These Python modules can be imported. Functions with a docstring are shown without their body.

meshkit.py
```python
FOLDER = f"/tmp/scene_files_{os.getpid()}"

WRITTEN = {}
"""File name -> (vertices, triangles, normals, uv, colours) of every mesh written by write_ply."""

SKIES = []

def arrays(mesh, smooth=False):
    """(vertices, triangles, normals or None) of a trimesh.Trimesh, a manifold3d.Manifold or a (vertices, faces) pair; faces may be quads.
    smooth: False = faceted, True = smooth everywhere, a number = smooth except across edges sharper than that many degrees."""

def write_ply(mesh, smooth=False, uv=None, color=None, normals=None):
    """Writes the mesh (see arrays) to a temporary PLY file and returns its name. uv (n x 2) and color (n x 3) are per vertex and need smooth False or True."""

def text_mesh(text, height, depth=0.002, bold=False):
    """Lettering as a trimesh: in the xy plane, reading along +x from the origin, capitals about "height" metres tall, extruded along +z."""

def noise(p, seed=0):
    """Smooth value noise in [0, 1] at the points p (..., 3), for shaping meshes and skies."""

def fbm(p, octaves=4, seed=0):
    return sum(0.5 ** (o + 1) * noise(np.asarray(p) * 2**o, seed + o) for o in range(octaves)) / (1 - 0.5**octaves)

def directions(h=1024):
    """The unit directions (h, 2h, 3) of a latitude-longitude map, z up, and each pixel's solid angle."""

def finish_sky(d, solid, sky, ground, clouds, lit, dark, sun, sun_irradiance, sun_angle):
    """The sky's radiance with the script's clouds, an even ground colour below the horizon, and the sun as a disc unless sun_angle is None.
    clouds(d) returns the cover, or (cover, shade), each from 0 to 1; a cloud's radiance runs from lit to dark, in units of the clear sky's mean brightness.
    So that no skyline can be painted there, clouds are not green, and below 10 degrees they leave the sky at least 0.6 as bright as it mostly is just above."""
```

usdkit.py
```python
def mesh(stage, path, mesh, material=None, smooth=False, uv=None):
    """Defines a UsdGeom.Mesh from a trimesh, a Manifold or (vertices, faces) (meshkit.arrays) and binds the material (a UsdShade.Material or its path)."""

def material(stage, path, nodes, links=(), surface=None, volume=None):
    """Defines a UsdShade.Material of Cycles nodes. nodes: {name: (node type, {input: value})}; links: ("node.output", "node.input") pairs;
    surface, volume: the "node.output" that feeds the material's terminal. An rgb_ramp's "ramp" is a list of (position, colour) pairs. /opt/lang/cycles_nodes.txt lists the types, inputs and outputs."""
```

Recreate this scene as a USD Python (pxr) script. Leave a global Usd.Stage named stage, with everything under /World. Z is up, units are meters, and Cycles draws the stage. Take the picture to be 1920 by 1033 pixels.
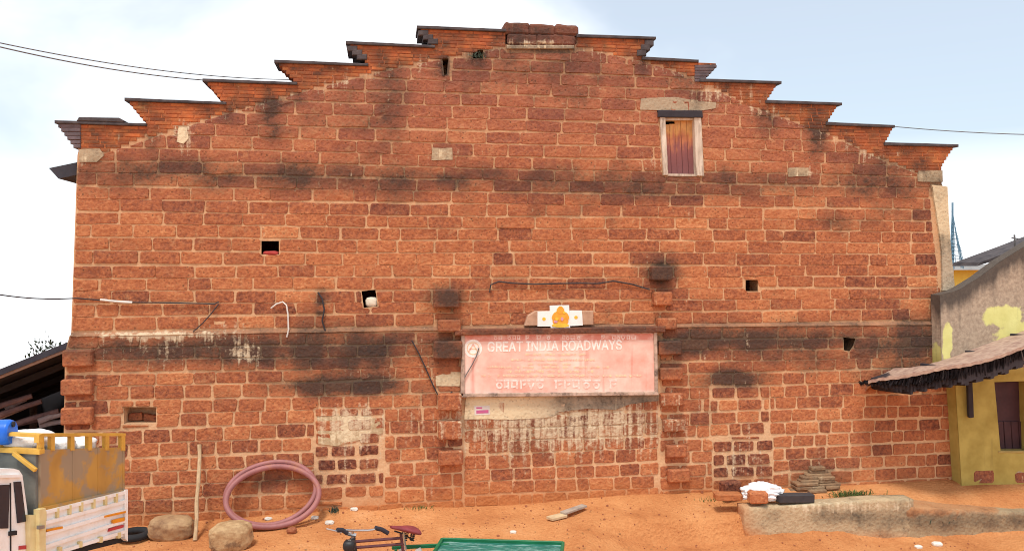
import math, random
import numpy as np, trimesh, manifold3d as m3, shapely
from shapely.geometry import Polygon, box as sbox, LineString, MultiPolygon
from shapely.ops import unary_union
from pxr import Usd, UsdGeom, UsdLux, UsdShade, Sdf, Gf, Vt
import usdkit, meshkit

rng = np.random.default_rng(7)
random.seed(7)
stage = Usd.Stage.CreateInMemory()
UsdGeom.SetStageUpAxis(stage, 'Z')
UsdGeom.Xform.Define(stage, '/World')
UsdGeom.Scope.Define(stage, '/World/Looks')

# ------------------------------------------------------------------ camera, sky, sun, exposure
F, CY, H, D, T = 1507.0, 501.0, 3.4, 11.4, 0.16      # focal length in photo pixels, horizon row, eye height, wall distance, wall skew
cam = UsdGeom.Camera.Define(stage, '/World/camera')
cam.CreateHorizontalApertureAttr(36.0)
cam.CreateVerticalApertureAttr(36.0 * 550 / 1024)
cam.CreateFocalLengthAttr(36.0 * F / 1920)
cam.CreateVerticalApertureOffsetAttr(-(516.5 - CY) / 1920 * 36.0)
cam.CreateClippingRangeAttr(Gf.Vec2f(0.05, 5000))
cam.CreateExposureAttr(0.9)
xf = UsdGeom.Xformable(cam)
xf.AddTranslateOp().Set(Gf.Vec3d(0, 0, H))
xf.AddRotateXOp().Set(90.0)

SUN_EL, SUN_AZ = math.radians(66), math.radians(196)  # azimuth from +y towards +x
sd = np.array([math.cos(SUN_EL) * math.sin(SUN_AZ), math.cos(SUN_EL) * math.cos(SUN_AZ), math.sin(SUN_EL)])
usdkit.material(stage, '/World/Looks/sky', {
    'tc': ('texture_coordinate', {}),
    'sky': ('sky_texture', {'sky_type': 'single_scattering', 'sun_disc': False, 'sun_elevation': SUN_EL, 'sun_rotation': SUN_AZ,
                            'aerosol_density': 2.2, 'ozone_density': 1.6}),
    'map': ('mapping', {'location': (-5.1, 4.4, 1.3), 'scale': (1.0, 1.0, 1.9)}),
    'n': ('noise_texture', {'scale': 1.25, 'detail': 7.0, 'roughness': 0.52, 'distortion': 0.3}),
    'r': ('map_range', {'from_min': 0.40, 'from_max': 0.66, 'to_min': 0.38, 'to_max': 1.0, 'clamp': True, 'range_type': 'smoothstep'}),
    'sx': ('separate_xyz', {}), 'hz': ('map_range', {'from_min': 0.20, 'from_max': 0.06, 'to_min': 0.0, 'to_max': 1.0, 'clamp': True}), 'mxf': ('math', {'math_type': 'maximum'}),
    'tint': ('mix', {'mix_type': 'multiply', 'fac': 1.0, 'color2': (0.82, 0.985, 1.0)}),
    'm': ('mix', {'color2': (9.6, 9.8, 10.0), 'use_clamp': False}),
    'bg': ('background_shader', {'strength': 0.078})},
    [('tc.generated', 'map.vector'), ('map.vector', 'n.vector'), ('n.fac', 'r.value'), ('tc.generated', 'sx.vector'), ('sx.z', 'hz.value'), ('hz.result', 'mxf.value1'), ('r.result', 'mxf.value2'), ('mxf.value', 'm.fac'), ('sky.color', 'tint.color1'), ('tint.color', 'm.color1'), ('m.color', 'bg.color')],
    surface='bg.background')
dome = UsdLux.DomeLight.Define(stage, '/World/sky')
UsdShade.MaterialBindingAPI.Apply(dome.GetPrim()).Bind(UsdShade.Material.Get(stage, '/World/Looks/sky'))
dome.GetPrim().SetCustomDataByKey('kind', 'structure')
sun = UsdLux.DistantLight.Define(stage, '/World/sun')
sun.CreateIntensityAttr(0.4); sun.CreateAngleAttr(10.0); sun.CreateNormalizeAttr(True) if hasattr(sun, 'CreateNormalizeAttr') else None
sun.CreateColorAttr(Gf.Vec3f(1.0, 0.95, 0.87))
z_axis = sd; x_axis = np.cross([0, 0, 1.0], z_axis); x_axis /= np.linalg.norm(x_axis); y_axis = np.cross(z_axis, x_axis)
M4 = Gf.Matrix4d(*[float(v) for row in (np.append(x_axis, 0), np.append(y_axis, 0), np.append(z_axis, 0), (0, 0, 0, 1)) for v in row])
UsdGeom.Xformable(sun).AddTransformOp().Set(M4)

# ------------------------------------------------------------------ picture <-> wall plane
PH = math.atan(T); CO, SI = math.cos(PH), math.sin(PH)
def U(px, py, w=0.0):
    """Photo pixel -> (u, z) on the plane parallel to the wall, w metres in front of it."""
    k = (px - 960) / F
    Y = (D - w / CO) / (1 - k * T)
    return ((k * Y - w * SI) / CO, H - (py - CY) / F * Y)
def UV(pts, w=0.0):
    return [U(x, y, w) for x, y in pts]
def smooth(a, b, x):
    t = np.clip((x - a) / (b - a), 0, 1); return t * t * (3 - 2 * t)
def PW(uzw):
    a = np.asarray(uzw, float)
    return np.stack([a[:, 0] * CO + a[:, 2] * SI, D + a[:, 0] * SI - a[:, 2] * CO, a[:, 1]], 1)
def PX(xyz):
    a = np.asarray(xyz, float)
    return np.stack([960 + F * a[:, 0] / a[:, 1], CY + (H - a[:, 2]) * F / a[:, 1]], 1)
def at(px, py, Y):
    return np.array([(px - 960) / F * Y, Y, H - (py - CY) / F * Y])
def onwall(px, py, w=0.0):
    u, z = U(px, py, w)
    return PW([(u, z, w)])[0]

# ------------------------------------------------------------------ prims
used = {}
def path_for(name, parent):
    key = (parent, name); n = used.get(key, 0); used[key] = n + 1
    return f'{parent}/{name}' if n == 0 else f'{parent}/{name}_{n:03d}'
origin = {'/World': np.zeros(3)}
def tag(prim, label=None, cat=None, group=None, kind=None):
    for k, v in (('label', label), ('category', cat), ('group', group), ('kind', kind)):
        if v: prim.SetCustomDataByKey(k, v)
    return prim
def thing(name, label, cat, loc, group=None):
    p = path_for(name, '/World')
    x = UsdGeom.Xform.Define(stage, p)
    x.AddTranslateOp().Set(Gf.Vec3d(*map(float, loc)))
    origin[p] = np.asarray(loc, float)
    tag(x.GetPrim(), label, cat, group)
    return p
def obj(name, mesh, mat, parent='/World', label=None, cat=None, group=None, kind=None, smooth=False, attrs=None):
    v, f = (np.asarray(mesh.vertices), np.asarray(mesh.faces)) if hasattr(mesh, 'vertices') else mesh
    p = path_for(name, parent)
    top = '/'.join(p.split('/')[:3])
    o = origin.get(top, np.zeros(3)) if top != p else np.zeros(3)
    if attrs and smooth: smooth = True
    m = usdkit.mesh(stage, p, (np.asarray(v, float) - o, f), f'/World/Looks/{mat}', smooth=smooth)
    if attrs:
        api = UsdGeom.PrimvarsAPI(m)
        for k, a in attrs.items():
            api.CreatePrimvar(k, Sdf.ValueTypeNames.Color3fArray, 'vertex').Set(Vt.Vec3fArray.FromNumpy(np.asarray(a, np.float32)))
    tag(m.GetPrim(), label, cat, group, kind)
    return p

# ------------------------------------------------------------------ shapes -> (vertices, faces)
def cat_(parts):
    vs, fs, n = [], [], 0
    for v, f in parts:
        v = np.asarray(v, float); f = np.asarray(f, int)
        vs.append(v); fs.append(f + n); n += len(v)
    return np.vstack(vs), np.vstack(fs)
def man(m):
    k = m.to_mesh(); return np.array(k.vert_properties[:, :3], float), np.array(k.tri_verts, int)
def tm(m): return np.asarray(m.vertices, float), np.asarray(m.faces, int)
def polys_of(p):
    if p.is_empty: return []
    if isinstance(p, Polygon): return [p]
    return [g for g in p.geoms if isinstance(g, Polygon)]
def rings(p):
    out = []
    for g in polys_of(p):
        g = shapely.geometry.polygon.orient(g)
        out.append(np.array(g.exterior.coords)[:-1]); out += [np.array(i.coords)[:-1] for i in g.interiors]
    return out
def prism(poly, w0, w1, bevel=0.0):
    """(u, z) outline extruded from w0 to w1 in front of the wall; bevel cuts the front edge back."""
    if not hasattr(poly, 'exterior') and not hasattr(poly, 'geoms'): poly = Polygon(poly)
    if not poly.is_valid: poly = poly.buffer(0)
    cs = m3.CrossSection([r.tolist() for r in rings(poly)], m3.FillRule.EvenOdd)
    if bevel:
        inner = rings(poly.buffer(-bevel, join_style=2))
        body = m3.Manifold.extrude(cs, w1 - w0 - bevel)
        if inner and len(polys_of(poly)) == 1 and not poly.interiors:
            hull = [(x, y, w1 - w0 - bevel) for x, y in rings(poly)[0]] + [(x, y, w1 - w0) for x, y in inner[0]]
            body = body + m3.Manifold.hull_points(np.array(hull)) if poly.convex_hull.area < poly.area * 1.02 else m3.Manifold.extrude(cs, w1 - w0)
    else:
        body = m3.Manifold.extrude(cs, w1 - w0)
    v, f = man(body)
    v[:, 2] += w0
    return PW(v), f
def hexa(c8):
    """Eight corners: bottom ring of four, top ring of four, counter-clockwise seen from above."""
    f = [(0, 2, 1), (0, 3, 2), (4, 5, 6), (4, 6, 7)]
    for i in range(4):
        j = (i + 1) % 4; f += [(i, j, 4 + j), (i, 4 + j, 4 + i)]
    return np.array(c8, float), np.array(f)
def rbox(size, center=(0, 0, 0), r=0.01, R=None):
    s = np.array(size) / 2 - r
    b = m3.Manifold.hull_points(np.array([(x + dx * r * 0.58, y + dy * r * 0.58, z + dz * r * 0.58) if False else (x, y, z)
        for sx in (-1, 1) for sy in (-1, 1) for sz in (-1, 1)
        for (x, y, z) in ((sx * (s[0] + r), sy * s[1], sz * s[2]), (sx * s[0], sy * (s[1] + r), sz * s[2]), (sx * s[0], sy * s[1], sz * (s[2] + r)))
        for dx, dy, dz in ((0, 0, 0),)]))
    v, f = man(b)
    if R is not None: v = v @ np.asarray(R).T
    return v + np.asarray(center), f
def rot(ax, ang): return trimesh.transformations.rotation_matrix(ang, ax)[:3, :3]
def tube(pts, r, n=8, closed=False, r_end=None):
    p = np.asarray(pts, float); m = len(p)
    d = np.gradient(p, axis=0) if not closed else np.roll(p, -1, 0) - np.roll(p, 1, 0)
    d /= np.linalg.norm(d, axis=1, keepdims=True)
    up = np.array([0, 0, 1.0]) if abs(d[0][2]) < 0.9 else np.array([1.0, 0, 0])
    vs = []
    for i in range(m):
        a = np.cross(d[i], up); a /= np.linalg.norm(a); b = np.cross(d[i], a); up = -b if np.dot(-b, up) > 0 else b
        b = np.cross(a, d[i]); b /= np.linalg.norm(b)
        ri = r[i] if np.ndim(r) else (r if r_end is None else r + (r_end - r) * i / (m - 1))
        t = np.arange(n) * 2 * np.pi / n
        vs.append(p[i] + ri * (np.cos(t)[:, None] * a + np.sin(t)[:, None] * b))
    v = np.vstack(vs); f = []
    for i in range(m if closed else m - 1):
        for j in range(n):
            a, b = i * n + j, i * n + (j + 1) % n; c, e = ((i + 1) % m) * n + j, ((i + 1) % m) * n + (j + 1) % n
            f += [(a, c, b), (b, c, e)]
    if not closed:
        v = np.vstack([v, p[0], p[-1]])
        for j in range(n):
            f += [(m * n, j, (j + 1) % n), (m * n + 1, (m - 1) * n + (j + 1) % n, (m - 1) * n + j)]
    f = np.array(f)
    t = trimesh.Trimesh(v, f, process=False)
    if not closed and t.volume < 0 or closed and t.volume < 0: f = f[:, ::-1]
    return v, f
def bar(a, b, wd, ht=None, up=(0, 0, 1)):
    a, b = np.asarray(a, float), np.asarray(b, float); ht = ht or wd
    d = b - a; L = np.linalg.norm(d); d /= L
    s = np.cross(d, up); s /= np.linalg.norm(s); t = np.cross(s, d)
    v, f = rbox((L, wd, ht), r=min(wd, ht) * 0.12)
    return v @ np.stack([d, s, t]) + (a + b) / 2, f if np.linalg.det(np.stack([d, s, t])) > 0 else f[:, ::-1]
def sag(a, b, s, n=24):
    t = np.linspace(0, 1, n)[:, None]
    p = np.asarray(a) * (1 - t) + np.asarray(b) * t; p[:, 2] -= s * 4 * (t * (1 - t))[:, 0]
    return p
def rock(size, center, seed, amp=0.12, freq=1.6, sub=3, flat=2.6, R=None):
    m = trimesh.creation.icosphere(subdivisions=sub); v = m.vertices.copy()
    v = np.sign(v) * np.abs(v) ** (2.0 / flat); v /= np.abs(v).max()
    n = np.asarray(meshkit.fbm(v * freq + seed * 7.3)) - 0.8 * np.abs(np.asarray(meshkit.fbm(v * freq * 2.3 + seed * 3.1))) + 0.25 * np.asarray(meshkit.fbm(v * freq * 6 + seed))
    v = v * (1 + amp * 1.25 * (n.reshape(-1, 1)))
    v = v * np.array(size) / 2
    if R is not None: v = v @ np.asarray(R).T
    return v + np.asarray(center), np.asarray(m.faces)
def fine(v, f, cell):
    m = m3.Manifold(m3.Mesh(np.asarray(v, np.float32), np.asarray(f, np.uint32))).refine_to_length(cell)
    k = m.to_mesh(); return trimesh.Trimesh(np.array(k.vert_properties[:, :3], float), np.array(k.tri_verts, int), process=False)
def grid_fill(poly, cell, w, wf=None):
    """Outline (u, z) filled with small squares: (vertices in (u, z, w), faces)."""
    x0, y0, x1, y1 = poly.bounds; pp = shapely.prepared.prep(poly)
    index, vs, fs = {}, [], []
    def vid(x, y):
        k = (round(x, 4), round(y, 4))
        if k not in index: index[k] = len(vs); vs.append(k)
        return index[k]
    nx, ny = math.ceil((x1 - x0) / cell), math.ceil((y1 - y0) / cell)
    for i in range(nx):
        for j in range(ny):
            a, b, c, d = x0 + i * cell, y0 + j * cell, x0 + (i + 1) * cell, y0 + (j + 1) * cell
            q = sbox(a, b, c, d)
            if pp.contains_properly(q):
                k = [vid(a, b), vid(c, b), vid(c, d), vid(a, d)]
                fs += [(k[0], k[1], k[2]), (k[0], k[2], k[3])]
            elif pp.intersects(q):
                for g in polys_of(poly.intersection(q)):
                    if g.area < 1e-6: continue
                    for t in shapely.ops.triangulate(g):
                        if g.buffer(1e-7).contains(t.representative_point()):
                            r = np.array(shapely.geometry.polygon.orient(t).exterior.coords)[:3]
                            k = [vid(*p) for p in r]
                            if len(set(k)) == 3: fs.append(tuple(k))
    v = np.array(vs)
    ww = np.full(len(v), w) if wf is None else wf(v)
    return np.column_stack([v, ww]), np.array(fs)

# ------------------------------------------------------------------ materials
def mat(name, nodes, links, surface='p.BSDF'):
    usdkit.material(stage, f'/World/Looks/{name}', nodes, links, surface=surface)
def plain(name, c1, c2=None, scale=6.0, rough=0.8, metal=0.0, bump=0.15, bscale=60.0, spec=0.3, dirt=None, stretch=(1, 1, 1), dirt_at=(0.5, 0.7)):
    """Two tones mixed by noise, fine relief, and an optional second noise of dirt."""
    c2 = c2 or tuple(x * 0.72 for x in c1)
    nodes = {'g': ('geometry', {}), 'mp': ('mapping', {'scale': stretch}),
             'n': ('noise_texture', {'scale': scale, 'detail': 5.0, 'roughness': 0.6}),
             'r': ('rgb_ramp', {'ramp': [(0.3, c2), (0.68, c1)]}),
             'n2': ('noise_texture', {'scale': bscale, 'detail': 4.0, 'roughness': 0.65}),
             'b': ('bump', {'strength': bump, 'distance': 0.01}),
             'p': ('principled_bsdf', {'roughness': rough, 'metallic': metal, 'specular_ior_level': spec})}
    links = [('g.position', 'mp.vector'), ('mp.vector', 'n.vector'), ('mp.vector', 'n2.vector'), ('n.fac', 'r.fac'), ('n2.fac', 'b.height'), ('b.normal', 'p.normal')]
    if dirt:
        nodes['n3'] = ('noise_texture', {'scale': scale * 0.6 + 1.3, 'detail': 8.0, 'roughness': 0.7})
        nodes['dr'] = ('map_range', {'from_min': dirt_at[0], 'from_max': dirt_at[1], 'to_min': 0.0, 'to_max': 0.85, 'clamp': True})
        nodes['mx'] = ('mix', {'color2': dirt})
        links += [('mp.vector', 'n3.vector'), ('n3.fac', 'dr.value'), ('dr.result', 'mx.fac'), ('r.color', 'mx.color1'), ('mx.color', 'p.base_color')]
    else:
        links += [('r.color', 'p.base_color')]
    mat(name, nodes, links)

def masonry(name, ramp, maroon, pits=0.9, bump=0.5, dark=(0.040, 0.036, 0.032), lime=(0.62, 0.50, 0.34), dustc=(0.50, 0.185, 0.062), noise_amt=0.5, grain=24.0, smear=0.0):
    """Laterite or mortar: the mesh's primvars 'tone' (tint, weathering, -) and 'stain' (soot, lime, dust) steer it."""
    nodes = {
        'g': ('geometry', {}),
        'at': ('attribute', {'attribute': 'tone'}), 'as': ('attribute', {'attribute': 'stain'}),
        'st': ('separate_color', {}), 'ss': ('separate_color', {}),
        'n1': ('noise_texture', {'scale': 2.6, 'detail': 6.0, 'roughness': 0.65}),
        'n2': ('noise_texture', {'scale': grain, 'detail': 5.0, 'roughness': 0.7}),
        'v': ('voronoi_texture', {'scale': 21.0, 'randomness': 1.0}),
        'mp': ('mapping', {'scale': (16.0, 16.0, 1.1)}), 'sk': ('noise_texture', {'scale': 1.0, 'detail': 4.0, 'roughness': 0.6}),
        't1': ('math', {'math_type': 'multiply_add', 'value2': noise_amt, 'value3': -0.5 * noise_amt}),
        't2': ('math', {'math_type': 'add'}), 'rp': ('rgb_ramp', {'ramp': ramp}),
        'mm': ('mix', {'color2': maroon}), 'mf': ('math', {'math_type': 'multiply', 'value2': 0.75}),
        'pv': ('map_range', {'from_min': 0.10, 'from_max': 0.36, 'to_min': pits, 'to_max': 0.0, 'clamp': True}),
        'pm': ('math', {'math_type': 'multiply'}), 'pn': ('map_range', {'from_min': 0.42, 'from_max': 0.62, 'clamp': True}),
        'mp_': ('mix', {'color2': (0.075, 0.030, 0.020)}),
        'du1': ('math', {'math_type': 'multiply_add', 'value2': 0.9, 'value3': -0.45}), 'du2': ('math', {'math_type': 'add'}),
        'du3': ('map_range', {'from_min': 0.2, 'from_max': 0.95, 'to_max': 0.85, 'clamp': True}), 'mdu': ('mix', {'color2': dustc}),
        'd1': ('math', {'math_type': 'multiply_add', 'value2': 1.7, 'value3': -0.87}),
        'd2': ('math', {'math_type': 'multiply_add', 'value2': 1.3, 'value3': -0.65}),
        'd3': ('math', {'math_type': 'add'}), 'd4': ('math', {'math_type': 'add'}),
        'd5': ('map_range', {'from_min': 0.10, 'from_max': 0.98, 'to_max': 0.86, 'clamp': True}), 'md': ('mix', {'color2': dark}),
        'l1': ('math', {'math_type': 'multiply_add', 'value2': 1.9, 'value3': -1.0}), 'l2': ('math', {'math_type': 'add'}),
        'l2b': ('math', {'math_type': 'add'}),
        'l3': ('map_range', {'from_min': 0.34, 'from_max': 0.72, 'to_max': 0.85, 'clamp': True}), 'ml': ('mix', {'color2': lime}),
        'n4': ('noise_texture', {'scale': 6.5, 'detail': 7.0, 'roughness': 0.7}), 'sm': ('map_range', {'from_min': 0.57, 'from_max': 0.66, 'to_max': smear, 'clamp': True}), 'msm': ('mix', {'color2': (0.50, 0.27, 0.135)}),
        'h': ('math', {'math_type': 'multiply_add', 'value2': 0.55}),
        'b': ('bump', {'strength': bump, 'distance': 0.02}),
        'p': ('principled_bsdf', {'roughness': 0.92, 'specular_ior_level': 0.15})}
    L = [('g.position', 'n1.vector'), ('g.position', 'n2.vector'), ('g.position', 'v.vector'), ('g.position', 'mp.vector'), ('mp.vector', 'sk.vector'),
         ('at.color', 'st.color'), ('as.color', 'ss.color'),
         ('n2.fac', 't1.value1'), ('t1.value', 't2.value1'), ('st.r', 't2.value2'), ('t2.value', 'rp.fac'),
         ('rp.color', 'mm.color1'), ('st.g', 'mf.value1'), ('mf.value', 'mm.fac'),
         ('v.distance', 'pv.value'), ('n2.fac', 'pn.value'), ('pv.result', 'pm.value1'), ('pn.result', 'pm.value2'),
         ('g.position', 'n4.vector'), ('n4.fac', 'sm.value'), ('sm.result', 'msm.fac'), ('mm.color', 'msm.color1'), ('msm.color', 'mp_.color1'), ('pm.value', 'mp_.fac'),
         ('n1.fac', 'du1.value1'), ('du1.value', 'du2.value1'), ('ss.b', 'du2.value2'), ('du2.value', 'du3.value'), ('du3.result', 'mdu.fac'), ('mp_.color', 'mdu.color1'),
         ('n1.fac', 'd1.value1'), ('n2.fac', 'd2.value1'), ('d1.value', 'd3.value1'), ('d2.value', 'd3.value2'), ('d3.value', 'd4.value1'), ('ss.r', 'd4.value2'),
         ('d4.value', 'd5.value'), ('d5.result', 'md.fac'), ('mdu.color', 'md.color1'),
         ('sk.fac', 'l1.value1'), ('l1.value', 'l2.value1'), ('ss.g', 'l2.value2'), ('l2.value', 'l2b.value1'), ('d2.value', 'l2b.value2'), ('l2b.value', 'l3.value'), ('l3.result', 'ml.fac'), ('md.color', 'ml.color1'),
         ('ml.color', 'p.base_color'), ('v.distance', 'h.value1'), ('n2.fac', 'h.value3'), ('h.value', 'b.height'), ('b.normal', 'p.normal')]
    mat(name, nodes, L)

LAT = [(0.0, (0.085, 0.030, 0.022)), (0.22, (0.225, 0.077, 0.043)), (0.5, (0.405, 0.138, 0.060)), (0.75, (0.52, 0.198, 0.083)), (1.0, (0.66, 0.32, 0.145))]
masonry('laterite', LAT, (0.28, 0.106, 0.078), noise_amt=1.5, grain=19.0, smear=0.42, bump=0.7)
masonry('mortar', [(0.0, (0.30, 0.135, 0.065)), (0.45, (0.52, 0.285, 0.145)), (1.0, (0.72, 0.48, 0.28))], (0.33, 0.135, 0.085), pits=0.25, bump=0.35, noise_amt=0.8)
masonry('orange_brick', [(0.0, (0.27, 0.072, 0.038)), (0.45, (0.54, 0.150, 0.050)), (0.75, (0.64, 0.215, 0.068)), (1.0, (0.76, 0.37, 0.14))], (0.16, 0.06, 0.05), pits=0.2, noise_amt=1.2, grain=5.0)
masonry('plaster_old', [(0.0, (0.42, 0.30, 0.17)), (1.0, (0.70, 0.57, 0.37))], (0.36, 0.30, 0.24), pits=0.5, bump=0.5, lime=(0.72, 0.60, 0.40), noise_amt=1.0, grain=16.0)
masonry('kerb_concrete', [(0.0, (0.30, 0.21, 0.12)), (1.0, (0.62, 0.47, 0.29))], (0.2, 0.15, 0.1), pits=0.5, bump=0.7, noise_amt=1.1, grain=13.0)
plain('slate', (0.10, 0.082, 0.082), (0.04, 0.034, 0.038), scale=7, bump=0.4, bscale=30)
plain('slate_pale', (0.15, 0.115, 0.125), (0.075, 0.06, 0.065), scale=9, bump=0.5, bscale=40); plain('roof_sheet', (0.06, 0.06, 0.075), (0.03, 0.03, 0.04), scale=3)
plain('timber_white', (0.72, 0.62, 0.50), (0.42, 0.33, 0.25), scale=5, stretch=(3, 3, 0.6), dirt=(0.22, 0.16, 0.12))
plain('timber_dark', (0.040, 0.034, 0.042), scale=8)
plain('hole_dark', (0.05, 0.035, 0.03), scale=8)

# ------------------------------------------------------------------ weathering of the wall, placed as in the photograph
SOOT = [(400, 650, 200, 22, .72), (250, 652, 60, 20, .6), (1480, 640, 200, 20, .62), (1560, 665, 120, 16, .4), (285, 262, 12, 26, .5), (560, 178, 16, 30, .5), (425, 225, 14, 26, .4), (1310, 175, 14, 26, .5), (1440, 215, 16, 30, .5), (1655, 300, 20, 30, .5), (1205, 125, 14, 26, .5), (1000, 125, 170, 50, .34), (600, 215, 60, 34, .3), (700, 165, 50, 46, .3), (300, 322, 170, 24, .5), (640, 335, 120, 22, .42), (1080, 795, 150, 34, .42), (980, 830, 60, 30, .3), (220, 330, 60, 26, .45), (340, 318, 120, 20, .55), (540, 332, 50, 24, .7), (430, 332, 60, 20, .5), (740, 342, 36, 28, .65), (845, 337, 28, 16, .7),
        (920, 328, 50, 14, .6), (1080, 348, 150, 20, .5), (1200, 356, 120, 24, .5), (1400, 352, 200, 22, .4), (1650, 345, 90, 28, .5), (1530, 348, 80, 20, .4),
        (735, 170, 26, 95, .55), (510, 212, 22, 36, .8), (505, 245, 16, 20, .6), (1530, 235, 16, 55, .85), (1610, 290, 36, 24, .35), (1690, 312, 50, 22, .5), (1050, 130, 70, 60, .4), (1000, 66, 70, 26, .6),
        (1030, 94, 55, 9, .8), (895, 104, 24, 18, .7), (835, 125, 7, 22, 1.), (650, 170, 36, 46, .25), (700, 250, 60, 60, .3), (1290, 150, 30, 26, .5), (210, 245, 10, 20, .3),
        (300, 655, 150, 22, .75), (450, 662, 80, 22, .8), (585, 650, 55, 38, .85), (680, 658, 70, 38, .7), (760, 652, 50, 32, .5), (650, 722, 95, 16, .95), (590, 726, 50, 16, .7), (700, 715, 40, 18, .7),
        (1300, 640, 60, 24, .9), (1400, 636, 100, 22, .8), (1500, 640, 80, 22, .65), (1640, 650, 60, 28, .65), (1720, 640, 50, 38, .75), (1710, 690, 60, 34, .5), (1370, 710, 58, 14, .95),
        (1480, 672, 130, 20, .35), (838, 560, 28, 20, .8), (1240, 514, 26, 24, .8), (600, 575, 7, 32, .65), (840, 650, 38, 30, .6), (1250, 690, 26, 20, .4), (520, 900, 50, 14, .5), (1535, 900, 40, 24, .35), (1050, 400, 120, 24, .2), (1690, 400, 60, 16, .3), (1590, 415, 60, 14, .35)]
LIME = [(300, 629, 125, 6, .9), (330, 652, 140, 22, .24), (466, 664, 20, 18, .9), (420, 612, 40, 8, .5), (1050, 795, 190, 50, .72), (960, 768, 90, 20, .6), (1000, 838, 130, 36, .35), (1150, 765, 90, 24, .55),
        (655, 800, 56, 36, .8), (655, 855, 52, 50, .3), (1390, 866, 50, 46, .35), (1395, 760, 45, 60, .2), (340, 250, 14, 24, .9), (830, 290, 18, 12, .6), (1640, 292, 24, 10, .5), (1230, 305, 20, 14, .5), (495, 203, 14, 6, .8), (1345, 178, 50, 14, .5), (1430, 205, 40, 14, .4), (1000, 82, 60, 6, .6), (1540, 905, 44, 30, .4), (820, 715, 18, 10, .5), (1510, 325, 20, 8, .6), (640, 775, 70, 16, .4), (680, 700, 60, 8, .3), (340, 690, 90, 8, .3), (1320, 668, 16, 6, .5), (1740, 690, 10, 12, .5)]
RAKE_L = [(150, 292), (210, 276), (300, 246), (420, 208), (560, 168), (700, 130), (850, 100), (945, 82)]
RAKE_R = [(1080, 82), (1210, 110), (1290, 135), (1400, 190), (1560, 248), (1650, 292), (1770, 338)]
rake_x = np.array([p[0] for p in RAKE_L + RAKE_R], float); rake_y = np.array([p[1] for p in RAKE_L + RAKE_R], float)
def weather(px, py):
    px, py = np.asarray(px, float), np.asarray(py, float)
    def blobs(B):
        s = np.zeros_like(px)
        for cx, cy, rx, ry, a in B:
            q = ((px - cx) / (rx * 1.15)) ** 2 + ((py - cy) / (ry * 1.15)) ** 2
            s = np.maximum(s, a * np.exp(-q ** 1.1 * 0.75))
        return s
    soot, lime = blobs(SOOT) * 1.55, blobs(LIME)
    band = np.interp(px, [150, 1740], [322, 345]); soot = np.maximum(soot, 0.66 * np.exp(-((py - band) / 28) ** 2))
    line = np.interp(px, [130, 960, 1780], [628, 614, 606]); soot = np.maximum(soot, 0.66 * np.exp(-((py - line - 26) / 28) ** 2) * ((px < 800) | (px > 1250)))
    r = np.interp(px, rake_x, rake_y); lime = np.maximum(lime, 0.30 * np.exp(-((py - r - 9) / 12) ** 2) * (np.abs(px - 1010) > 60))
    base = np.interp(px, [140, 400, 700, 960, 1300, 1800], [1000, 985, 960, 942, 936, 936])
    dust = 0.95 * np.clip(1 - (base - py) / 75.0, 0, 1) ** 1.3
    return np.stack([soot, lime, dust], 1)
def weathering_attrs(xyz, tint):
    q = PX(xyz); s = weather(q[:, 0], q[:, 1])
    hi = np.clip((430 - q[:, 1]) / 260, 0, 1)            # the upper courses have weathered to a duller, pinker red
    tone = np.stack([np.broadcast_to(tint, len(q)), 0.08 + 0.60 * hi, np.zeros(len(q))], 1)
    return {'tone': tone, 'stain': s}

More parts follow.
